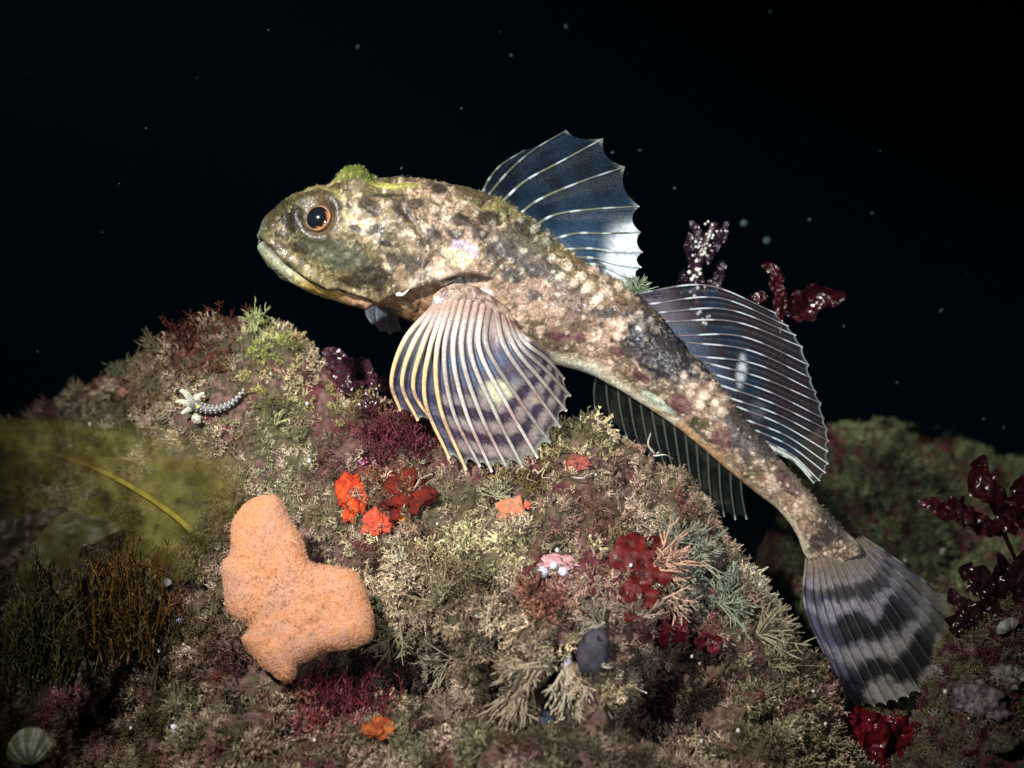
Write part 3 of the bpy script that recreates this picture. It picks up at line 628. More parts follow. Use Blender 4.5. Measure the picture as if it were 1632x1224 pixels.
# first dorsal fin
d1 = [[(768, 310), (780, 285), (800, 262), (835, 240)], [(778, 312), (812, 272), (852, 238), (903, 208)], [(800, 322), (838, 288), (893, 258), (961, 221)], [(824, 345), (860, 318), (925, 290), (996, 266)],
      [(850, 362), (886, 342), (950, 333), (1019, 329)], [(880, 382), (920, 372), (965, 372), (1021, 370)], [(900, 398), (940, 396), (980, 401), (1024, 402)], [(915, 410), (950, 412), (985, 421), (1022, 426)],
      [(930, 420), (962, 424), (990, 437), (1016, 445)], [(945, 432), (965, 438), (990, 450), (1008, 458)]]
d1 = [[(x, y, -28+i*8-k*1.0) for i, (x, y) in enumerate(r)] for k, r in enumerate(d1)]
def d1_col(U, T, px, py):
    nb = n2(px, py, 30, 81, 3); c = mixc(np.zeros(U.shape+(3,))+lin(0.025, 0.06, 0.11), lin(0.014, 0.03, 0.055), sst(0.4, 0.6, nb))
    a = 0.30+0.25*sst(2, 5, U)
    blue = sst(4, 5.5, U)*(1-sst(0.5, 0.75, T)); c = mixc(c, lin(0.10, 0.20, 0.36), blue*0.6)
    q = (px-1000)/46+0.0; w = sst(0, 1, (U-5.2)/2.4+((T-0.55)/0.35)*0.9)*sst(4.2, 5.0, U)*sst(0.25, 0.45, T)
    w = np.clip(w*(1.15+0.5*nb), 0, 1)
    c = mixc(c, lin(0.78, 0.86, 0.90), w); a = np.clip(a+w*0.7, 0, 1)
    e = sst(0.962, 0.985, T); c = mixc(c, lin(0.40, 0.50, 0.40), e); a = np.maximum(a, e*0.85)
    return rgba(c, a)
def d1_ray(k, t, px, py):
    c = np.zeros(t.shape+(3,))+lin(0.13, 0.15, 0.11)
    c = mixc(c, lin(0.55, 0.66, 0.68), sst(0.2, 0.8, np.sin(t*24+k*2.1))*0.9*(1-0.5*t))
    if k < 2: c = c*0.5
    return mixc(c, lin(0.7, 0.8, 0.82), sst(5, 7, k)*sst(0.3, 0.6, t))
fin('spiny_dorsal_fin', d1, d1_col, d1_ray, (2.8, 1.3), sag=5, scal=0.055, label='raised first dorsal fin with clear dark webbing, spines and a white lower corner')
# second dorsal fin
b2_ = [(1018, 470), (1034, 484), (1048, 498), (1062, 514), (1077, 532), (1090, 548), (1104, 564), (1118, 580), (1132, 597), (1146, 614), (1160, 632), (1174, 649), (1190, 668), (1206, 686), (1222, 704), (1236, 720)]
m2_ = [(1095, 454), (1122, 466), (1138, 482), (1152, 500), (1168, 519), (1182, 538), (1194, 556), (1204, 575), (1213, 594), (1222, 612), (1230, 630), (1238, 648), (1245, 666), (1252, 686), (1260, 706), (1262, 730)]
e2_ = [(1237, 500), (1258, 521), (1270, 538), (1279, 556), (1288, 580), (1296, 602), (1303, 625), (1309, 648), (1314, 668), (1318, 688), (1320, 706), (1320, 722), (1318, 738), (1312, 752), (1305, 764), (1298, 770)]
m2_ = [((b[0]+e_[0])/2, (b[1]+e_[1])/2-max(8, 30-k*2.6)) for k, (b, e_) in enumerate(zip(b2_, e2_))]
_j = np.random.default_rng(5)
b2_ = [(x+_j.normal()*1.2, y+_j.normal()*2.0) for x, y in b2_]; e2_ = [(x+_j.normal()*1.5, y+_j.normal()*2.6) for x, y in e2_]
d2 = [[(b[0], b[1], -16+k*1.8), (m[0], m[1], 0+k*1.5), (e_[0], e_[1], 18+k*1.0)] for k, (b, m, e_) in enumerate(zip(b2_, m2_, e2_))]
def d2_col(U, T, px, py):
    nb = n2(px, py, 30, 84, 3); ph = (px*0.8-py*0.45)/11.5+2.5*n2(px, py, 80, 85)
    c = mixc(np.zeros(U.shape+(3,))+lin(0.055, 0.042, 0.048), lin(0.03, 0.06, 0.10), sst(0.0, 0.6, np.sin(ph*0.75))*sst(0.35, 0.6, nb))
    c = mixc(c, lin(0.30, 0.27, 0.33), 0.7*(1-sst(0.05, 0.30, T))*(1-sst(2, 6, U)))
    c = mixc(c, lin(0.10, 0.17, 0.30), 0.7*(1-sst(0.05, 0.28, T))*sst(2.5, 4, U)*(1-sst(8, 10, U)))
    q = np.hypot((px-1182-(py-590)*-0.12)/9, (py-590)/32); w = 1-sst(0.6, 1.1, q*(1+0.7*(nb-0.5))); c = mixc(c, lin(0.62, 0.66, 0.72), w*0.9)
    q = np.hypot((px-1208)/16, (py-655)/20); c = mixc(c, lin(0.22, 0.28, 0.40), (1-sst(0.4, 1.1, q))*0.6)
    a = 0.36+0.25*nb+w*0.5; v = sst(13.7, 14.4, U)*(1-sst(0.85, 0.95, T)); c = mixc(c, lin(0.85, 0.88, 0.78), v); a = np.maximum(a, v)
    e = sst(0.97, 0.99, T); c = mixc(c, lin(0.45, 0.60, 0.58), e*0.9); return rgba(c, np.clip(np.maximum(a, e*0.9), 0, 1))
def d2_ray(k, t, px, py):
    c = np.zeros(t.shape+(3,))+lin(0.16, 0.15, 0.16); c = mixc(c, lin(0.62, 0.70, 0.76), sst(-0.1, 0.5, np.sin(t*19+k*0.55+1))*0.85)
    if k >= 11: c = mixc(c, lin(0.72, 0.80, 0.80), sst(0.4, 0.8, t))
    return c
fin('soft_dorsal_fin', d2, d2_col, d2_ray, (1.9, 0.9), sag=5, scal=0.014, label='broad second dorsal fin, dark and striped with pale rays')
# anal fin
ab = [(950, 600), (966, 610), (984, 620), (1002, 630), (1020, 641), (1038, 653), (1056, 665), (1074, 678), (1092, 691), (1110, 705), (1128, 718), (1146, 732), (1164, 746), (1180, 760)]
ae = [(948, 650), (975, 672), (1000, 700), (1022, 722), (1042, 738), (1062, 752), (1078, 768), (1094, 782), (1108, 792), (1122, 806), (1137, 821), (1154, 824), (1172, 828), (1190, 827)]
af = [[(b[0], b[1]-4, 30), ((b[0]+e_[0])/2-2, (b[1]+e_[1])/2, 52), (e_[0], e_[1], 66)] for b, e_ in zip(ab, ae)]
def an_col(U, T, px, py):
    nb = n2(px, py, 24, 88, 3); c = mixc(np.zeros(U.shape+(3,))+lin(0.02, 0.022, 0.02), lin(0.05, 0.05, 0.038), sst(0.5, 0.7, nb)); e = sst(0.96, 0.985, T)  # membrane colours lowered to carry the shade under the belly
    c = mixc(c, lin(0.5, 0.66, 0.60), e); return rgba(c*0.7, 0.7+0.2*e)
fin('anal_fin', af, an_col, lambda k, t, px, py: mixc(np.zeros(t.shape+(3,))+lin(0.07, 0.08, 0.065), lin(0.4, 0.5, 0.45), sst(0.85, 1, t)), (2.4, 1.3), sag=6, scal=0.09, label='dark anal fin with pale scalloped edge in the shade under the belly')
# tail fin
tb = [(1285, 889), (1293, 890), (1299, 888), (1305, 886), (1312, 884), (1319, 881), (1326, 878), (1333, 875), (1340, 872), (1347, 868), (1354, 864), (1361, 860), (1368, 857), (1374, 855)]
tm = [(1286, 975), (1302, 985), (1318, 990), (1333, 992), (1348, 992), (1364, 990), (1379, 986), (1394, 981), (1408, 975), (1421, 966), (1432, 954), (1440, 940), (1444, 924), (1440, 900)]
te_ = [(1352, 1120), (1362, 1124), (1376, 1126), (1394, 1126), (1412, 1123), (1430, 1118), (1448, 1111), (1466, 1103), (1484, 1092), (1500, 1078), (1512, 1060), (1520, 1036), (1524, 1005), (1508, 955)]
tf_ = [[(b[0], b[1], 30), (m[0], m[1], 34+k), (e_[0], e_[1], 30+k*3)] for k, (b, m, e_) in enumerate(zip(tb, tm, te_))]
def ta_col(U, T, px, py):
    nb = n2(px, py, 24, 90, 3); nn = n2(px, py, 9, 91, 2)
    c = mixc(np.zeros(U.shape+(3,))+lin(0.36, 0.34, 0.40), lin(0.34, 0.33, 0.30), sst(0.6, 0.8, T))
    wob = 0.13*(nb-0.5)+0.05*(nn-0.5)
    for t0, w0, s0 in ((0.33, 0.055, 0.85), (0.57, 0.085, 0.97), (0.83, 0.075, 0.97)):
        b_ = 1-sst(w0*0.7, w0*1.3, np.abs(T+wob-t0-0.02*np.sin(U*1.1))); c = mixc(c, lin(0.014, 0.014, 0.018), b_*s0*(1-0.6*sst(9.5, 12.5, U)))
    c = mixc(c, lin(0.17, 0.16, 0.28), 0.7*(1-sst(1, 3.5, U))*sst(0.1, 0.5, T))
    c = mixc(c, lin(0.22, 0.24, 0.28), 0.7*sst(9, 12, U)*(1-sst(0.55, 0.9, T)))
    c = mixc(c, lin(0.27, 0.20, 0.15), (1-sst(0.06, 0.36, T+0.45*(nn-0.5)))*0.9)
    return rgba(c*(0.7+0.6*nb[..., None]), 0.93-0.35*sst(9.5, 13, U)*sst(0.1, 0.4, T))
def ta_ray(k, t, px, py):
    nb = n2(px, py, 24, 90, 3); c = np.zeros(t.shape+(3,))+lin(0.30, 0.30, 0.32); c = mixc(c, lin(0.25, 0.19, 0.14), 1-sst(0.05, 0.32, t))
    for t0, w0 in ((0.33, 0.055), (0.57, 0.085), (0.83, 0.075)):
        c = mixc(c, lin(0.035, 0.035, 0.04), (1-sst(w0*0.7, w0*1.3, np.abs(t+0.13*(nb-0.5)-t0)))*0.9)
    return c
fin('tail_fin', tf_, ta_col, ta_ray, (2.6, 1.3), rflat=0.6, sag=4, scal=0.015, label='drooping fan tail fin with three smoky dark bands')
q_, n_q = fs(463, 338, -1); V, F = tube(spline([q_, q_+np.array([-2.5, -3, 6])], 6), [3.4, 3, 2.4, 2.2, 2.4, 2.6], 10); mk('nostril', V, F, M['skin'], fish, lin(0.16, 0.13, 0.07))
# preopercular spine and skin tassels
V, F = tube(spline([fs(636, 466, 2)[0], fs(644, 462, 8)[0], P(652, 461, fs(648, 462)[0][1]-14)], 8), np.linspace(4.5, 0.8, 8), 8)
mk('cheek_spine', V, F, M['shell'], fish, lin(0.75, 0.75, 0.70))
Tm = [tuft_template(np.random.default_rng(60+i), 6, 2, 1.1, 0.07, 0.35) for i in range(5)]
r_ = np.random.default_rng(12); ii = []; tries = 0
fp = []; fn = []; fc = []; fz = []
while len(fp) < 950 and tries < 20000:
    tries += 1; i = r_.integers(60, 560); jn = r_.integers(-int(NT*0.06), int(NT*0.30)) % NT; x, y = X[i, jn], Y[i, jn]
    w = 0.15
    if 760 < x < 960 and CT[i, jn] > 0.2: w = 1.0
    elif x > 960 and CT[i, jn] > 0.5: w = 0.5
    if 530 < x < 600 and y < 300: w = 1.0
    if np.hypot(x-507, y-347) < 46 or x < 440 or r_.random() > w: continue
    fp.append(FV2[i, jn]); fn.append(FN[i, jn]); fc.append(c[i, jn]*r_.uniform(0.7, 1.5)*np.array([1, 1.02, 0.8])+0.03); fz.append(r_.uniform(3, 7) if x > 620 else r_.uniform(2.5, 4.5))
o_ = scatter('skin_tassels', np.array(fp), np.array(fn), np.array(fz), np.array(fc), Tm, lean=0.5, seed=5, mat='fuzz')
o_.data.transform(__import__('mathutils').Matrix.Translation(Vector((ORG[o_]-ORG[fish])*S))); o_.location = (0, 0, 0); o_.parent = fish; o_['kind'] = 'stuff'

# ------------------------------------------------------------------ the soft orange sponge
zp = [(1090, 80), (1150, 75), (1190, 110), (1220, 180), (1270, 260), (1300, 350), (1380, 370), (1470, 385), (1520, 430), (1550, 520), (1570, 600), (1560, 680), (1500, 715), (1400, 730), (1350, 740), (1290, 775), (1252, 790), (1240, 840), (1200, 865), (1140, 830), (1090, 790), (1050, 740), (1012, 680), (1040, 628), (990, 600), (950, 550), (935, 450), (928, 370), (965, 310), (970, 200), (1010, 130), (1050, 95)]
poly = np.array([(x*0.38, 760+y*0.38) for x, y in zp]); cen = np.array([455.0, 938.0])
pc = np.concatenate([poly[-3:], poly, poly[:3]]); pp = spline(pc, 900)[60:-60]
an = np.unwrap(np.arctan2(pp[:, 1]-cen[1], pp[:, 0]-cen[0])); rd = np.hypot(pp[:, 0]-cen[0], pp[:, 1]-cen[1])
NA, NRD = 260, 60; ths = np.linspace(-np.pi, np.pi, NA, endpoint=False)
am = np.mod(an+np.pi, 2*np.pi)-np.pi; order = np.argsort(am); rth = np.interp(ths, am[order], rd[order], period=2*np.pi)
rho = np.sin(np.linspace(0, np.pi/2, NRD)); QX = cen[0]+np.outer(rho, rth*np.cos(ths)); QY = cen[1]+np.outer(rho, rth*np.sin(ths))
bd = np.full(QX.shape, 1e9)
for q in pp[::4]: bd = np.minimum(bd, np.hypot(QX-q[0], QY-q[1]))
bd = np.where(rho[:, None] > 0.999, 0, bd); w_ = np.clip(bd/46, 0, 1); Hh = 27*np.sqrt(np.clip(2*w_-w_*w_, 0, 1))
base_d = -205+(QY-930)*-0.18
fr = P(QX, QY, base_d-Hh-10*(n2(QX, QY, 40, 101)-0.5)*w_-6*(n2(QX, QY, 12, 102)-0.5)*w_); bk = P(QX, QY, base_d+Hh*0.7+95*w_**2)
V = np.concatenate([fr.reshape(-1, 3), bk[:-1].reshape(-1, 3)]); F = [grid_faces(NRD, NA, True)]
gb = grid_faces(NRD-1, NA, True)[:, ::-1]+NRD*NA; jj = np.arange(NA); st_ = np.stack([(NRD-1)*NA+jj, NRD*NA+(NRD-2)*NA+jj, NRD*NA+(NRD-2)*NA+(jj+1) % NA, (NRD-1)*NA+(jj+1) % NA], -1)
F = [np.concatenate([F[0], gb, st_])]
vx, vy = toPx(V); nn = n2(vx, vy, 24, 103, 4); mm = n2(vx, vy, 6, 104, 2)
cs = mixc(np.tile(lin(0.54, 0.26, 0.135), (len(V), 1)), lin(0.50, 0.26, 0.17), sst(0.35, 0.65, nn)); cs = mixc(cs, lin(0.50, 0.20, 0.09), 0.7*sst(0.57, 0.68, mm))
mb = MB(); mb.add(V, F, cs)
rs = np.random.default_rng(21); kk = rs.integers(0, (NRD-1)*NA, 3000); NF = normals_grid(fr, True).reshape(-1, 3)
if NF[5000, 1] > 0: NF = -NF
for k in kk[rs.random(len(kk)) < np.sqrt(np.repeat(rho, NA)[kk])]:
    p = fr.reshape(-1, 3)[k]; n = NF[k]+rs.normal(size=3)*0.5; n /= np.linalg.norm(n); a = np.cross(n, [0.2, 0.4, 0.9]); a /= np.linalg.norm(a); b = np.cross(n, a); L_ = rs.uniform(1.5, 3.4)
    mb.add(np.stack([p+a*1.2, p-a*0.6+b, p-a*0.6-b, p+n*L_]), np.array([[0, 1, 3], [1, 2, 3], [2, 0, 3]]), cs[k]*rs.uniform(0.8, 1.15))
tag(mb.build('soft_sponge', M['sponge']), 'large plump peach-orange lobed sponge in front of the reef, lower left', 'sponge')

# ------------------------------------------------------------------ smaller life, built by kinds
def lump(name, px, py, r, cols, label, cat, seed, mat='sponge', amp=0.5, lift=-3, group=None, fs_=12.0, flat=0.33):
    p, n = surf(px, py, lift); R = frame(n); V, F = sphere((0, 0, 0), 1.0, 34, 44)
    nz_ = fbm(V*2.0+seed, 4, seed); nz2 = fbm(V*5+seed, 3, seed+1); nz3 = fbm(V*9+seed, 3, seed+2)
    V = V*(1+amp*(nz_-0.5)*2.4+amp*0.9*(nz2-0.5)+amp*0.5*(nz3-0.5))[:, None]*np.array([r[0], r[1], min(r)*flat])
    cl_ = mixc(np.tile(lin(*cols[0]), (len(V), 1)), lin(*cols[1]), sst(0.4, 0.6, nz2))
    V = V@R.T+p
    return tag(mk(name, V, F, M[mat], cols=cl_), label, cat, group)
OR = ((0.66, 0.085, 0.015), (0.34, 0.025, 0.01)); RD = ((0.17, 0.015, 0.008), (0.07, 0.008, 0.006)); PK = ((0.55, 0.17, 0.08), (0.45, 0.22, 0.13))
lump('encrusting_sponge', 561, 790, (22, 34), OR, 'bright red-orange encrusting sponge patch left of the dark red one, above the big peach sponge', 'sponge', 1, amp=0.7)
lump('encrusting_sponge', 598, 834, (20, 18), ((0.60, 0.06, 0.025), (0.45, 0.10, 0.06)), 'small coral-red sponge patch just below the dark red sponge', 'sponge', 2, amp=0.8)
lump('encrusting_sponge', 640, 792, (42, 34), RD, 'dark blood-red knobbly sponge under the pectoral fin', 'sponge', 3, amp=0.9, flat=0.4)
lump('encrusting_sponge', 640, 824, (12, 7), ((0.80, 0.30, 0.03), (0.6, 0.15, 0.02)), 'tiny orange sponge spot on the lower rim of the dark red sponge', 'sponge', 4, amp=0.6)
lump('encrusting_sponge', 814, 818, (24, 22), PK, 'salmon-orange sponge cushion right of the fan of pale bristles', 'sponge', 5, amp=0.5)
lump('encrusting_sponge', 838, 806, (7, 6), ((0.9, 0.16, 0.12), (0.8, 0.12, 0.08)), 'tiny scarlet sponge knob on the upper right of the salmon cushion', 'sponge', 6, lift=4)
lump('encrusting_sponge', 603, 1160, (22, 17), ((0.42, 0.12, 0.025), (0.22, 0.04, 0.015)), 'dull orange sponge patch near the bottom edge beside maroon turf', 'sponge', 7, amp=0.7)
lump('encrusting_sponge', 918, 738, (26, 12), ((0.33, 0.09, 0.06), (0.22, 0.05, 0.05)), 'brick-red crust on the reef crest right of the pectoral fin', 'sponge', 8, amp=0.6)
lump('coralline_crust', 885, 892, (38, 14), ((0.62, 0.32, 0.34), (0.45, 0.24, 0.26)), 'pale pink coralline crust above the lilac knobs', 'coralline algae', 9, mat='shell', amp=0.5, flat=0.4)
lump('coralline_crust', 128, 1112, (30, 17), ((0.50, 0.20, 0.26), (0.40, 0.22, 0.24)), 'rosy pink coralline crust in the lower left corner area', 'coralline algae', 10, mat='shell', amp=0.6, flat=0.4)
lump('coralline_crust', 570, 733, (16, 6), ((0.75, 0.22, 0.36), (0.5, 0.2, 0.3)), 'magenta coralline crust above the bright red-orange sponge', 'coralline algae', 12, mat='shell', amp=0.6)
lump('coralline_crust', 1560, 1120, (42, 30), ((0.20, 0.16, 0.18), (0.08, 0.05, 0.06)), 'greyish lilac crusted stone in the lower right corner', 'coralline algae', 13, mat='rock', amp=0.6)
lump('coralline_crust', 1606, 1075, (26, 20), ((0.24, 0.24, 0.20), (0.10, 0.08, 0.07)), 'pale grey-green crusted stone at the right edge', 'coralline algae', 14, mat='rock', amp=0.6)
lump('coralline_crust', 1590, 1180, (34, 22), ((0.14, 0.13, 0.08), (0.07, 0.06, 0.04)), 'olive crusted stone at the bottom right corner', 'coralline algae', 15, mat='rock', amp=0.6)
for k, (x, y, r, lb) in enumerate([(862, 909, 9, 'largest lilac sea squirt knob, left of the row under the pink crust'), (884, 905, 6, 'middle white-lilac sea squirt knob under the pink crust'), (898, 912, 7, 'right-hand lilac sea squirt knob under the pink crust')]):
    lump('sea_squirt', x, y, (r, r), ((0.50, 0.48, 0.66), (0.66, 0.64, 0.78)), lb, 'sea squirt', 20+k, mat='wet', amp=0.12, lift=5, group='lilac sea squirt knobs', flat=1.0)
# two smooth grey sea squirts hanging low on the mound
def squirt(px, py, w, h, lb, seed, col):
    p, n = surf(px, py, 34); root = empty('sea_squirt', p-np.array([0, 0, h]), lb, 'sea squirt', 'smooth grey sea squirts')
    V, F = sphere((0, 0, 0), (w, w*0.8, h), 26, 30); V = np.sign(V)*np.abs(V/np.array([w, w*0.8, h]))**0.85*np.array([w, w*0.8, h]); V[:, 0] += 0.12*V[:, 2]; V += (fbm(V/14.0, 3, seed)-0.5)[:, None]*V*0.3
    mk('tunic', V+p, F, M['wet'], root, mixc(np.tile(lin(*col), (len(V), 1)), lin(*col)*0.5, sst(0.4, 0.7, fbm(V/12.0, 3, seed))))
    t = p+np.array([0.2*h, -w*0.5, h*0.62]); V, F = tube(spline([t, t+np.array([2, -3, 3])], 6), [w*0.24, w*0.22, w*0.19, w*0.18, w*0.2, w*0.2], 12)
    mk('siphon', V, F, M['wet'], root, lin(*col)*0.8)
squirt(936, 1022, 23, 34, 'smooth dark grey-blue oval sea squirt above the pale feathery branches', 3, (0.05, 0.047, 0.06))
squirt(878, 1140, 24, 26, 'dim slate-blue sea squirt low between the feathery branches', 4, (0.045, 0.055, 0.08))

def branch_fan(name, px, py, ang, spread, L_, n, col, lb, cat, seed, thick=1.9, fork=5, lift=4, group=None, tipc=None, curl=0.75):
    r = np.random.default_rng(seed); p0, nr = surf(px, py, lift); mb = MB(); col = lin(*col); tipc = col*1.25 if tipc is None else lin(*tipc)
    for k in range(n):
        a = math.radians(ang+r.uniform(-spread, spread)); l = L_*r.uniform(0.65, 1.05); d = np.array([math.cos(a), -0.35+r.normal()*0.3, math.sin(a)]); d /= np.linalg.norm(d)
        s = p0+r.normal(size=3)*thick*1.6; bend = r.normal(size=3)*curl*l*0.3
        path = spline([s, s+d*l*0.5+bend*0.4, s+d*l+bend], 9); t = np.linspace(0, 1, 9)
        V, F = tube(path, thick*(1.15-0.65*t), 5); mb.add(V, F, mixc(np.tile(col*r.uniform(0.75, 1.2), (len(V), 1)), tipc, np.concatenate([np.repeat(t, 5), [0, 1]])*0.7))
        for q in range(fork):
            i = r.integers(3, 8); e = d+r.normal(size=3)*0.45; e /= np.linalg.norm(e); V, F = tube(spline([path[i], path[i]+e*l*0.22, path[i]+e*l*0.38+bend*0.2], 5), np.linspace(thick*0.7, thick*0.45, 5), 4)
            mb.add(V, F, tipc*r.uniform(0.7, 1.1))
    return tag(mb.build(name, M['turf'], loc=p0), lb, cat, group)
TAN = (0.34, 0.27, 0.19); GRN = (0.26, 0.27, 0.20)
BF = [(908, 1066, -50, 55, 78, 46, (0.42, 0.36, 0.27), 'large drooping pale feathery hydroid below the dark grey sea squirt', 3.0),
 (860, 1060, 205, 40, 62, 30, TAN, 'tan feathery hydroid spreading left below the dark grey sea squirt', 2.4),
 (838, 1080, 250, 32, 72, 30, TAN, 'long tan hydroid hanging down between the dark hollows, left of the slate-blue sea squirt', 2.2),
 (790, 790, 60, 100, 36, 34, (0.36, 0.33, 0.20), 'round fan of fine pale bristles left of the salmon sponge cushion', 1.2),
 (1040, 905, 10, 50, 52, 36, (0.45, 0.28, 0.20), 'peach comb of curved hydroid fingers on the right of the red leaf', 2.4),
 (1050, 950, -20, 45, 48, 28, (0.40, 0.28, 0.21), 'lower tan comb of hydroid fingers right of the red leaf', 2.2),
 (1105, 885, 20, 60, 46, 26, GRN, 'grey-green spiky hydroid on the right shoulder of the mound', 1.5),
 (1150, 960, 30, 75, 50, 34, (0.25, 0.29, 0.21), 'bushy grey-green hydroid against the dark gap', 1.6),
 (1205, 1010, 20, 60, 56, 34, (0.32, 0.27, 0.18), 'tan hydroid reaching into the dark gap left of the tail', 1.7),
 (1185, 960, 50, 50, 40, 24, (0.34, 0.25, 0.18), 'small peach-tan hydroid twig at the edge of the dark gap', 1.5),
 (1080, 860, 70, 70, 36, 22, GRN, 'short grey hydroid tuft under the anal fin', 1.3),
 (700, 960, 120, 80, 42, 24, (0.26, 0.22, 0.13), 'olive hydroid clump right of the peach sponge', 1.7),
 (720, 1050, 200, 70, 48, 26, (0.27, 0.22, 0.16), 'dusty brown hydroid clump over the dark hollow', 1.8),
 (640, 1000, 230, 60, 44, 24, (0.23, 0.20, 0.12), 'olive-brown hydroid overhanging the shadow beside the peach sponge', 1.6),
 (716, 1145, 120, 70, 36, 22, (0.30, 0.22, 0.17), 'pale tan hydroid near the bottom edge, left of the dark hollow', 1.6),
 (960, 990, 170, 70, 44, 26, (0.33, 0.27, 0.21), 'pale hydroid sprig behind the dark grey sea squirt', 1.7),
 (1010, 985, 80, 80, 36, 24, (0.34, 0.25, 0.20), 'small tan hydroid right of the dark grey sea squirt', 1.6),
 (405, 530, 85, 22, 44, 12, (0.32, 0.36, 0.16), 'pale green sprig standing on the left crest', 1.4),
 (260, 560, 130, 45, 38, 16, (0.16, 0.13, 0.07), 'thin brown sprig on the left shoulder of the reef', 1.1),
 (205, 600, 130, 45, 34, 16, (0.10, 0.11, 0.06), 'dim olive sprig low on the left shoulder of the reef', 1.1),
 (1230, 1060, 40, 70, 40, 26, (0.24, 0.22, 0.13), 'olive hydroid below the dark gap left of the tail fin', 1.5)]
for k, (x, y, a, s, l, n, c_, lb, tk) in enumerate(BF):
    branch_fan('branching_hydroid', x, y, a, s, l, n, c_, lb, 'hydroid', 200+k, thick=tk)
# moss tuft on the back behind the first dorsal fin
br = branch_fan('algae_tuft', 1015, 462, 80, 70, 26, 26, (0.24, 0.30, 0.20), 'small green algae tuft growing on the fish between its two dorsal fins', 'algae', 301, thick=1.2)
br.location = (P(1013, 466, -30)*S+np.array([0, 0, Z0]))

# curly worm-like threads
def thread(pts, r, col, lb, lift=8, mat='shell'):
    Pp = []
    for (x, y) in pts: Pp.append(surf(x, y, lift)[0])
    V, F = tube(spline(np.array(Pp), 40), np.linspace(r, r*0.5, 40), 6); tag(mk('worm_tube', V, F, M[mat], cols=lin(*col)), lb, 'worm tube')
thread([(640, 788), (652, 780), (660, 786), (668, 770), (684, 760), (696, 758)], 1.6, (0.50, 0.42, 0.30), 'pale wriggling worm tube across the dark red sponge')
thread([(844, 758), (852, 748), (862, 753), (872, 742), (868, 760), (880, 766)], 1.4, (0.46, 0.40, 0.26), 'pale crinkled worm tube on brown turf below the pectoral fin')
thread([(824, 762), (830, 752), (842, 756), (838, 768), (850, 775)], 1.2, (0.40, 0.34, 0.22), 'thin curled worm tube just left of the crinkled one')
thread([(914, 766), (925, 766), (934, 762), (942, 757)], 1.4, (0.55, 0.48, 0.42), 'straight white worm tube below the brick-red crust')
thread([(1035, 726), (1033, 708), (1037, 690)], 2.2, (0.40, 0.36, 0.30), 'upright stalk on the crest in front of the anal fin', 10)
thread([(1038, 726), (1046, 738), (1060, 737), (1072, 731)], 1.8, (0.50, 0.50, 0.46), 'curved pale thread on the crest in front of the anal fin', 12)

# thin leafy weed
def frond_mesh(mid, width, seed, nu=44, nv=17, wav=0.34, lobes=0.62):
    c_ = spline(mid, nu); t = np.linspace(0, 1, nu); T = np.gradient(c_, axis=0); T /= np.linalg.norm(T, axis=1, keepdims=True)
    view = np.array([0.1, -1, 0.1]); W = np.cross(T, view); W /= np.linalg.norm(W, axis=1, keepdims=True); N = np.cross(W, T)
    env = np.sin(np.pi*np.clip(t*0.92+0.06, 0, 1))**0.7; v = np.linspace(-1, 1, nv)
    lb = 1+lobes*2*(fbm(np.stack([t*7+seed, t*0, t*0], -1), 2, seed)-0.5); rb = 1+lobes*2*(fbm(np.stack([t*7+seed, t*0+9, t*0], -1), 2, seed+1)-0.5)
    w = np.where(v[None] < 0, lb[:, None], rb[:, None])*env[:, None]*width*v[None]
    V = c_[:, None]+W[:, None]*w[..., None]
    z = (fbm(V/(width*1.2)+seed, 3, seed)-0.5)*2*width*wav*2
    return V+N[:, None]*z[..., None], grid_faces(nu, nv)
def leafy(name, fronds, col, lb, cat, seed, mat='red', group=None, stem=None, onrock=True, part='frond'):
    """fronds: list of (control points (x,y), width, depth or None)"""
    allp = []
    for pts, w, d in fronds:
        q = [P(x, y, d+0.0) if d is not None else surf(x, y, 14)[0] for x, y in pts]; allp.append(np.array(q))
    root = empty(name, allp[0][0], lb, cat, group); r = np.random.default_rng(seed)
    for k, (q, (_, w, _)) in enumerate(zip(allp, fronds)):
        V, F = frond_mesh(q, w, seed+k); vf = V.reshape(-1, 3); nz_ = fbm(vf/18.0, 3, seed)
        cl_ = lin(*col)*(0.5+nz_)[:, None]*r.uniform(0.8, 1.2)
        mk(part, vf, F, M[mat], root, np.concatenate([cl_, np.ones((len(cl_), 1))], 1))
    if stem:
        V, F = tube(spline(np.array([P(x, y, d) for x, y, d in stem]), 16), np.linspace(4, 2.2, 16), 8); mk('stipe', V, F, M[mat], root, lin(*col)*0.8)
    return root
RED = (0.22, 0.012, 0.018); MAR = (0.09, 0.012, 0.025)
leafy('red_seaweed', [([(1020, 975), (1006, 930), (1000, 880), (1008, 862)], 30, None), ([(1030, 960), (1036, 915), (1032, 885), (1020, 868)], 22, None), ([(1000, 985), (996, 955), (990, 930)], 16, None)], (0.13, 0.010, 0.008), 'glossy blood-red leafy seaweed upright on the mound beside the peach comb', 'seaweed', 401, mat='leaf')
leafy('red_seaweed', [([(1062, 1020), (1066, 995), (1064, 970)], 13, None), ([(1054, 1022), (1046, 1005), (1050, 985)], 9, None)], (0.15, 0.010, 0.016), 'small crimson leaf below the blood-red seaweed', 'seaweed', 402, mat='leaf')
leafy('red_seaweed', [([(1118, 1030), (1124, 1015), (1132, 1003)], 12, None), ([(1128, 1032), (1140, 1020), (1146, 1008)], 10, None)], (0.11, 0.010, 0.016), 'small dark crimson leaf on the right slope, above the dark hollow', 'seaweed', 403, mat='leaf')
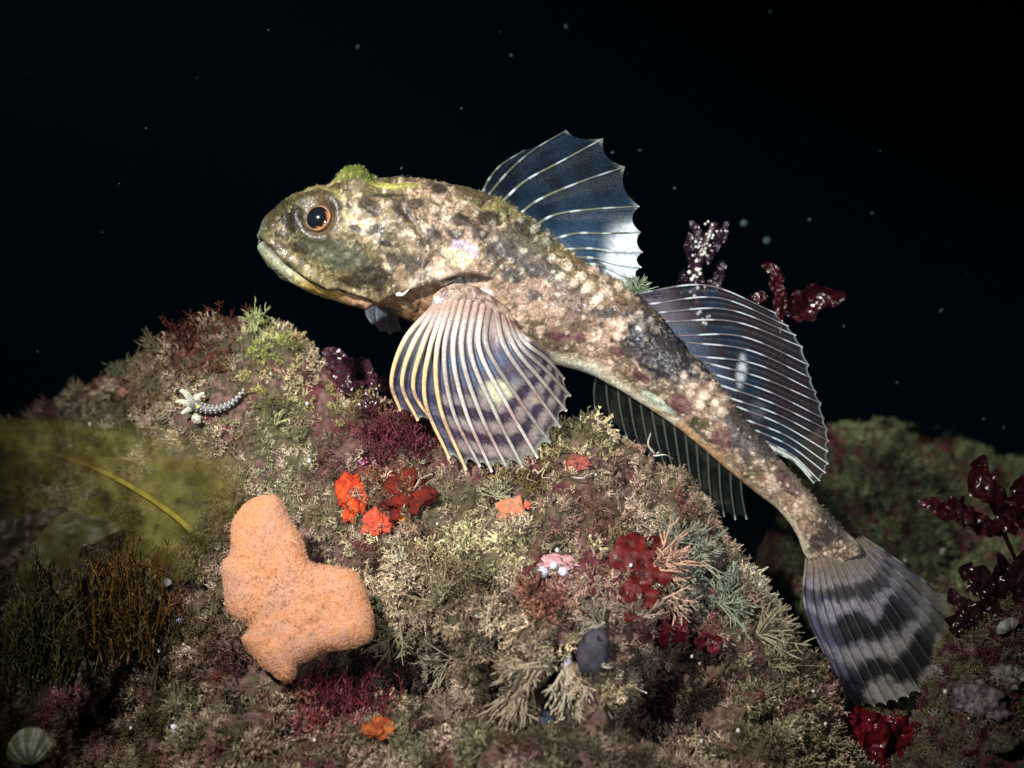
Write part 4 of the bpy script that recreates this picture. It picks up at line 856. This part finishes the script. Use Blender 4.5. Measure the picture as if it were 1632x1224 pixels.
leafy('purple_seaweed', [([(560, 640), (545, 610), (530, 585), (512, 570)], 20, None), ([(570, 632), (565, 600), (548, 572)], 17, None), ([(590, 650), (584, 620), (570, 595)], 14, None), ([(612, 660), (612, 630), (604, 600)], 14, None), ([(630, 672), (628, 645), (620, 618)], 12, None), ([(600, 668), (588, 648), (575, 632)], 14, None)],
      (0.06, 0.02, 0.03), 'wet purple leafy seaweed with white glints on the crest left of the pectoral fin', 'seaweed', 410)
# reds at the right
leafy('red_seaweed', [([(1600, 850), (1560, 832), (1510, 815), (1465, 800)], 18, -10), ([(1610, 820), (1585, 790), (1560, 760), (1570, 725)], 22, 0), ([(1640, 840), (1625, 795), (1640, 750)], 26, -10), ([(1560, 835), (1530, 808), (1510, 795)], 14, -20), ([(1620, 850), (1600, 835), (1560, 850)], 16, -20)],
      (0.045, 0.006, 0.009), 'dark wet red seaweed spread over the green mound at the right edge', 'seaweed', 420, stem=[(1600, 850, -10), (1625, 910, -5), (1632, 960, 20)])
leafy('red_seaweed', [([(1580, 960), (1560, 925), (1530, 905)], 20, -30), ([(1600, 970), (1600, 925), (1590, 880)], 20, -20), ([(1560, 990), (1535, 965), (1515, 940)], 18, -40), ([(1630, 970), (1630, 920), (1640, 870)], 24, -30), ([(1570, 1010), (1535, 1000), (1505, 985)], 14, -45), ([(1610, 1000), (1590, 985), (1560, 960)], 18, -40)],
      (0.028, 0.007, 0.009), 'maroon wet weed bunch at the right edge touching the tail fin', 'seaweed', 430)
leafy('red_seaweed', [([(1400, 1240), (1390, 1190), (1370, 1150), (1350, 1135)], 20, -70), ([(1410, 1240), (1400, 1200), (1395, 1160), (1385, 1130)], 17, -85), ([(1430, 1240), (1445, 1200), (1440, 1165), (1430, 1138)], 18, -80), ([(1470, 1240), (1490, 1200), (1480, 1160)], 18, -70), ([(1420, 1240), (1425, 1180), (1410, 1140)], 22, -60), ([(1450, 1240), (1465, 1190), (1455, 1150)], 26, -75), ([(1375, 1240), (1350, 1200), (1330, 1175)], 22, -80), ([(1440, 1235), (1490, 1215), (1500, 1190)], 20, -60)],
      (0.15, 0.010, 0.016), 'deep red leafy seaweed at the bottom edge below the tail fin', 'seaweed', 440)
leafy('red_seaweed', [([(1240, 525), (1243, 480), (1240, 445), (1232, 420)], 13, 170), ([(1243, 490), (1275, 485), (1310, 475), (1348, 470)], 24, 200), ([(1222, 470), (1210, 473), (1196, 474)], 9, 180), ([(1240, 440), (1224, 425), (1220, 418)], 10, 170)],
      (0.055, 0.006, 0.010), 'blurred forked red seaweed rising behind the second dorsal fin', 'seaweed', 450, stem=[(1245, 800, 300), (1250, 650, 220), (1245, 560, 180), (1242, 480, 172)])
# bead-covered bryozoan column behind the fins
rt0 = P(1110, 690, 220); bc = empty('beaded_weed', rt0, 'dark upright weed hung with bright glassy beads behind the second dorsal fin', 'seaweed')
sp = spline(np.array([P(1140, 800, 330), P(1122, 600, 240), P(1110, 500, 190), P(1108, 440, 180), P(1122, 395, 175), P(1140, 355, 180)]), 40); V, F = tube(sp, np.linspace(14, 7, 40), 10)
mk('stipe', V+(fbm(V/10.0, 3, 3)-0.5)[:, None]*14, F, M['red'], bc, lin(0.06, 0.02, 0.04))
for k, (pts, w) in enumerate([([(1120, 450), (1104, 410), (1098, 370)], 13), ([(1125, 420), (1146, 385), (1160, 352)], 12), ([(1122, 470), (1146, 440), (1150, 415)], 12), ([(1112, 480), (1092, 450), (1088, 430)], 11), ([(1120, 400), (1112, 370), (1100, 352)], 9)]):
    V, F = frond_mesh(np.array([P(x, y, 178) for x, y in pts]), w, 460+k); mk('frond', V.reshape(-1, 3), F, M['red'], bc, lin(0.03, 0.012, 0.022))
mb = MB(); r_ = np.random.default_rng(31)
for k in range(62):
    t = r_.random(); i = int(14+t*25); b0 = sp[i]+r_.normal(size=3)*np.array([9, 3, 7]); b0[1] = sp[i][1]-12
    V, F = sphere(b0, r_.uniform(1.5, 3.8 if t < 0.5 else 2.6), 8, 10); mb.add(V, F, lin(0.75, 0.78, 0.72))
mb.build('beads', M['eye'], bc)

# kelp blade on the left
def kelp():
    root = empty('kelp', P(320, 880, -120), 'broad olive kelp blade with a yellow midrib lying over the left of the reef', 'kelp')
    mid = spline(np.array([P(-90, 690, 40), P(50, 712, 0), P(150, 745, -40), P(215, 778, -75), P(275, 818, -100), P(318, 856, -115), P(372, 905, -125)]), 60)
    nu, nv = 60, 41; t = np.linspace(0, 1, nu); up = np.interp(t, [0, 0.2, 0.5, 0.8, 1], [40, 60, 105, 140, 120]); dn = np.interp(t, [0, 0.2, 0.5, 0.8, 1], [190, 200, 160, 110, 50])
    v = np.linspace(-1, 1, nv); T = np.gradient(mid, axis=0); T /= np.linalg.norm(T, axis=1, keepdims=True); W = np.cross(T, [0.0, 1, 0.35]); W /= np.linalg.norm(W, axis=1, keepdims=True)
    if W[30, 2] < 0: W = -W
    w = np.where(v[None] > 0, up[:, None]*v[None], dn[:, None]*v[None]); V = mid[:, None]+W[:, None]*w[..., None]
    V[..., 1] += (fbm(V/70.0, 3, 8)-0.5)*60*np.abs(v)[None]+np.abs(w)*0.12
    nz_ = fbm(V/40.0, 4, 9); cl_ = mixc(np.zeros(V.shape)+lin(0.13, 0.11, 0.012), lin(0.24, 0.22, 0.05), sst(0.4, 0.65, nz_)); cl_ = mixc(cl_, lin(0.05, 0.03, 0.01), sst(0.6, 0.7, fbm(V/22.0, 3, 10))*0.7)
    cl_ = cl_*0.68; a = 0.66+0.7*(nz_-0.5)-0.4*sst(0.6, 0.0, t)[:, None]*0-0.35*(1-sst(0.0, 0.35, t))[:, None]-0.75*sst(0.78, 1.0, t)[:, None]-0.5*sst(0.72, 1.0, np.abs(v)+0.25*(nz_-0.5))
    mk('blade', V.reshape(-1, 3), grid_faces(nu, nv), M['kelp'], root, rgba(cl_, a).reshape(-1, 4))
    V, F = tube(mid+np.array([0, -5, 0]), np.interp(t, [0, 0.3, 0.8, 0.9, 1], [1.5, 3, 5, 0.6, 0.2]), 10, flat=0.3); mk('midrib', V, F, M['kelp'], root, np.concatenate([np.tile(lin(0.30, 0.25, 0.02), (len(V), 1)), np.concatenate([np.repeat(np.interp(t, [0, 0.3, 0.5, 0.74, 0.8, 1], [0.0, 0.05, 0.45, 0.6, 0.0, 0.0]), 10), [0, 1]])[:, None]], 1))
kelp()
leafy('kelp', [([(60, 960), (70, 900), (110, 850), (190, 840)], 34, -60), ], (0.045, 0.042, 0.012), 'small folded olive kelp blade under the broad one', 'kelp', 501, mat='kelp', part='blade')
leafy('kelp', [([(-40, 900), (20, 850), (90, 835), (140, 860)], 30, -40)], (0.035, 0.025, 0.01), 'dark brown kelp scrap at the left edge', 'kelp', 502, mat='kelp', part='blade')
# brown whip weed, a bush of thin upright threads
def whips(x0, x1, y0, top, n, col, lb, seed, d, tk=1.3):
    r = np.random.default_rng(seed); mb = MB()
    for k in range(n):
        x = r.uniform(x0, x1); y = y0+r.uniform(-20, 20); l = r.uniform(0.55, 1)*(y0-top); dd = d+r.normal()*18; s = P(x, y, dd+30); e_ = P(x+r.normal()*22, y-l, dd+r.normal()*15)
        m1 = s*0.67+e_*0.33+r.normal(size=3)*13; m = s*0.33+e_*0.67+r.normal(size=3)*13; path = spline([s, m1, m, e_], 12); V, F = tube(path, np.linspace(tk*1.3, tk*0.5, 12), 4); c_ = lin(*col)*r.uniform(0.5, 1.6); mb.add(V, F, c_)
        for q in range(13):
            i = r.integers(2, 11); dv = r.normal(size=3); dv[2] = abs(dv[2])+0.6; dv /= np.linalg.norm(dv); V, F = tube(spline([path[i], path[i]+dv*r.uniform(6, 18)], 4), np.linspace(tk*0.8, tk*0.4, 4), 4); mb.add(V, F, c_*r.uniform(0.8, 1.5))
    tag(mb.build('brown_seaweed', M['kelp_thread']), lb, 'seaweed')
M['kelp_thread'] = vmat('brown_weed_thread', 0.4, 0.4, 600, 0.6, 1.4, transl=0.3)
whips(150, 245, 1040, 850, 75, (0.085, 0.042, 0.005), 'amber-brown bushy seaweed below the kelp midrib', 51, -130)
whips(40, 170, 1080, 880, 60, (0.045, 0.03, 0.01), 'dark brown bushy seaweed left of the amber one', 52, -110)
whips(240, 350, 1080, 950, 60, (0.07, 0.05, 0.022), 'dull brown bushy seaweed just left of the peach sponge', 53, -120)
whips(-20, 120, 1090, 930, 60, (0.055, 0.055, 0.014), 'dark olive bushy seaweed in the bottom left corner', 54, -170)
whips(280, 380, 590, 500, 90, (0.085, 0.022, 0.012), 'dark rust-red bushy seaweed on the left crest', 55, 120, 1.1)
whips(595, 690, 740, 650, 170, (0.13, 0.028, 0.035), 'maroon fuzzy seaweed tucked against the front edge of the pectoral fin', 56, -25, 1.0)
whips(440, 590, 1190, 1075, 150, (0.15, 0.025, 0.035), 'maroon fuzzy seaweed at the bottom, below the peach sponge', 57, -190, 1.2)
whips(810, 880, 775, 735, 60, (0.13, 0.10, 0.015), 'mustard fuzzy seaweed under the tips of the pectoral fin', 58, -40, 0.9)

# sea star with one long arm
def star(cx, cy):
    p, n = surf(cx, cy, 26); root = empty('sea_star', p, 'small pale spiny starfish with one long curved arm on the left crest', 'starfish'); mb = MB(); sb = MB()
    arms = [([(310, 645), (330, 652), (352, 650), (372, 640), (389, 622)], 8.5), ([(310, 645), (302, 634), (295, 626), (288, 622)], 6), ([(310, 645), (298, 643), (290, 640), (281, 640)], 5.5), ([(310, 645), (303, 651), (296, 655), (290, 659)], 5), ([(310, 645), (313, 637), (318, 630), (325, 627)], 5)]
    d0 = p[1]
    for pts, w in arms:
        pa = spline(np.array([P(x, y, d0-4) for x, y in pts]), 26); t = np.linspace(0, 1, 26); V, F = tube(pa, w*(1-0.72*t), 12); mb.add(V, F, lin(0.13, 0.13, 0.15))
        T = np.gradient(pa, axis=0); T /= np.linalg.norm(T, axis=1, keepdims=True); W = np.cross(T, [0, 1, 0])
        for i in range(1, 26, 1):
            for s_ in (-0.95, -0.35, 0.35, 0.95):
                if (i+int(s_ > 0)) % 2: continue
                q = pa[i]+W[i]*w*(1-0.72*t[i])*s_*0.95+np.array([0, -w*(1-0.72*t[i])*math.sqrt(max(0, 1-s_*s_))*0.95, 0]); V, F = sphere(q, 1.5, 6, 8); sb.add(V, F, lin(0.60, 0.60, 0.50))
    V, F = sphere(P(311, 645, d0-4), (11, 8, 10), 14, 18); mb.add(V, F, lin(0.16, 0.14, 0.10)); mb.build('body', M['shell'], root); sb.build('spines', M['shell'], root)
    V, F = sphere(P(316, 648, d0-13), 3.2, 8, 10); mk('madreporite', V, F, M['shell'], root, lin(0.75, 0.6, 0.15))
star(310, 645)
# shells
def shell(px, py, w, h, ang, lb, col1, col2, seed, ribs=9, dep=None):
    p, n = surf(px, py, 0 if w > 30 else 8) if dep is None else (P(px, py, dep), None); p = P(px, py, p[1]-45) if w > 30 else p; nu, nv = 40, 90; u = np.linspace(0, 1, nu)[:, None]; v = np.linspace(-1, 1, nv)[None]
    a = v*1.25; rr = u*(1-0.12*v*v); x = rr*np.sin(a)*w; z = (rr*np.cos(a)-0.45)*h*1.6; rb = 0.5+0.5*np.cos(v*math.pi*ribs); y = -np.sin(np.pi*np.clip(u*0.86+0.08, 0, 1))*min(w, h)*0.6*(1-0.35*v*v)-rb*u*min(w, h)*0.07
    ca, sa = math.cos(math.radians(ang)), math.sin(math.radians(ang)); X_ = x*ca-z*sa; Z_ = x*sa+z*ca; V = np.stack([X_, y+0*x, Z_], -1)
    V2 = V.copy(); V2[..., 1] = V2[..., 1]*0.0+3
    st1 = sst(0.3, 0.7, 0.5+0.5*np.sin(v*math.pi*ribs*0.5+1+0*u)); gr = vn(np.stack([u*14+0*v, v*2+0*u, 0*u+0*v], -1), seed)
    cl_ = mixc(np.zeros(V.shape)+lin(*col1), lin(*col2), st1*0.8)*(0.7+0.5*gr)[..., None]
    mb = MB(); mb.add(V.reshape(-1, 3)+p, grid_faces(nu, nv), cl_.reshape(-1, 3)); mb.add(V2.reshape(-1, 3)+p, grid_faces(nu, nv)[:, ::-1], cl_.reshape(-1, 3)*0.6)
    tag(mb.build('shell', M['shell']), lb, 'shell')
shell(50, 1192, 50, 40, 8, 'ribbed cream and green striped shell half-buried in the bottom left corner', (0.85, 0.86, 0.68), (0.30, 0.38, 0.16), 1)
shell(317, 667, 11, 10, 120, 'small round white shell just below the starfish', (0.58, 0.58, 0.46), (0.36, 0.38, 0.26), 2, 5)
shell(285, 1158, 8, 6, 300, 'bright white shell chip on the bottom turf left of centre', (0.85, 0.88, 0.95), (0.6, 0.62, 0.7), 3, 3)
shell(292, 988, 9, 7, 40, 'lilac shell chip among brown weed left of the peach sponge', (0.50, 0.46, 0.66), (0.4, 0.38, 0.5), 4, 3)
shell(268, 925, 14, 10, 10, 'blurred pale shell fragment above the lilac chip', (0.42, 0.42, 0.40), (0.25, 0.22, 0.18), 5, 3)
shell(683, 796, 6, 4, 300, 'glinting white shell sliver on the right rim of the dark red sponge', (0.85, 0.86, 0.95), (0.6, 0.62, 0.7), 6, 3)
shell(908, 1052, 13, 8, 70, 'white shell chip at the base of the large feathery hydroid', (0.60, 0.60, 0.68), (0.4, 0.4, 0.45), 7, 3)
shell(1500, 885, 9, 6, 60, 'small pale shell chip beside the maroon weed right of the tail', (0.55, 0.55, 0.50), (0.4, 0.4, 0.3), 8, 3)
shell(1605, 1000, 24, 13, 30, 'greyish white shell fragment at the right edge under the maroon weed', (0.28, 0.29, 0.26), (0.14, 0.15, 0.12), 9, 4)

# pale grains strewn on the reef
GR = [(498, 738), (520, 940), (766, 983), (787, 1105), (1037, 986), (1105, 1040), (1115, 1050), (700, 838), (860, 755), (945, 760), (1175, 1172), (1280, 1190), (1290, 1106), (1310, 1160), (435, 600), (490, 642), (118, 712), (75, 762), (33, 718), (150, 680), (505, 1185), (260, 1040), (1350, 1180), (1440, 900), (1120, 1190), (1510, 1100), (1545, 1150), (1630, 1170), (60, 1080), (215, 1160), (590, 1135), (1205, 935), (1000, 905), (880, 880)]
Vg, Fg = sphere((0, 0, 0), (3.4, 2.4, 2.6), 9, 12); Vg = Vg*(0.8+0.5*fbm(Vg/2.0, 2, 3))[:, None]; proto = None; rg = np.random.default_rng(44)
for k, (x, y) in enumerate(GR):
    p, n = surf(x, y, 9)
    if proto is None: o = proto = mk('shell_grain', Vg, Fg, M['shell'], cols=lin(0.68, 0.68, 0.66), loc=(0, 0, 0))
    else: o = proto.copy(); COL.objects.link(o)
    tag(o, 'tiny pale shell grain lying on the reef turf', 'shell grain', 'pale shell grains strewn over the reef')
    o.location = p*S+np.array([0, 0, Z0]); o.rotation_euler = tuple(rg.uniform(0, 6, 3)); s_ = rg.uniform(0.5, 1.25); o.scale = (s_, s_, s_)
# specks drifting in the water
M['speck'] = vmat('drifting_speck', 0.6, 0.3, 900, 0.8, 1.2)
SP = [(902, 42, 300, 5), (570, 75, 300, 4), (1222, 383, 250, 7), (1186, 356, 300, 6), (1500, 495, 250, 4), (815, 88, 200, 3), (976, 243, 200, 3), (1228, 18, 300, 4), (1345, 520, 200, 2.5), (1290, 350, 250, 3), (1568, 668, 200, 3), (1600, 682, 220, 3), (1390, 340, 280, 3), (60, 560, 200, 2.5), (640, 268, 0, 2), (1075, 300, 260, 3), (1430, 610, 200, 2.5), (1190, 560, 260, 3), (340, 560, 60, 2.5), (1020, 240, 250, 3)]
rq = np.random.default_rng(8)
for _ in range(18): SP.append((float(rq.uniform(20, 1610)), float(rq.uniform(10, 600)), float(rq.uniform(-250, 500)), float(rq.uniform(0.8, 2.6)**1.3)))
proto = None
for k, (x, y, d, s_) in enumerate(SP):
    if proto is None: o = proto = mk('drifting_speck', Vg/3.0, Fg, M['speck'], cols=lin(0.025, 0.05, 0.047), loc=(0, 0, 0))
    else: o = proto.copy(); COL.objects.link(o)
    tag(o, 'tiny dim particle drifting in the dark water', 'particle', 'particles adrift in the dark water')
    o.location = P(x, y, d)*S+np.array([0, 0, Z0]); o.rotation_euler = tuple(rg.uniform(0, 6, 3)); o.scale = (s_, s_, s_*rg.uniform(0.7, 1.4))

# ------------------------------------------------------------------ the water itself, lit by the strobes
def water_haze():
    x0, x1, y0, y1, z0, z1 = -4, 4, -1.2, 5, -1.3, 1.2
    V = np.array([(x, y, z) for x in (x0, x1) for y in (y0, y1) for z in (z0, z1)], float)
    F = np.array([(0, 1, 3, 2), (4, 6, 7, 5), (0, 4, 5, 1), (2, 3, 7, 6), (0, 2, 6, 4), (1, 5, 7, 3)])
    m = bpy.data.materials.new('sea_water'); m.use_nodes = True; nt = m.node_tree; nt.nodes.remove(nt.nodes['Principled BSDF'])
    v = nt.nodes.new('ShaderNodeVolumePrincipled'); v.inputs['Color'].default_value = (0.12, 0.5, 0.85, 1); v.inputs['Density'].default_value = 0.011; v.inputs['Anisotropy'].default_value = 0.0
    nt.links.new(v.outputs[0], nt.nodes['Material Output'].inputs['Volume'])
    me = bpy.data.meshes.new('haze'); me.from_pydata(V.tolist(), [], F.tolist()); me.materials.append(m)
    o = bpy.data.objects.new('haze', me); COL.objects.link(o); tag(o, kind='stuff')
water_haze()
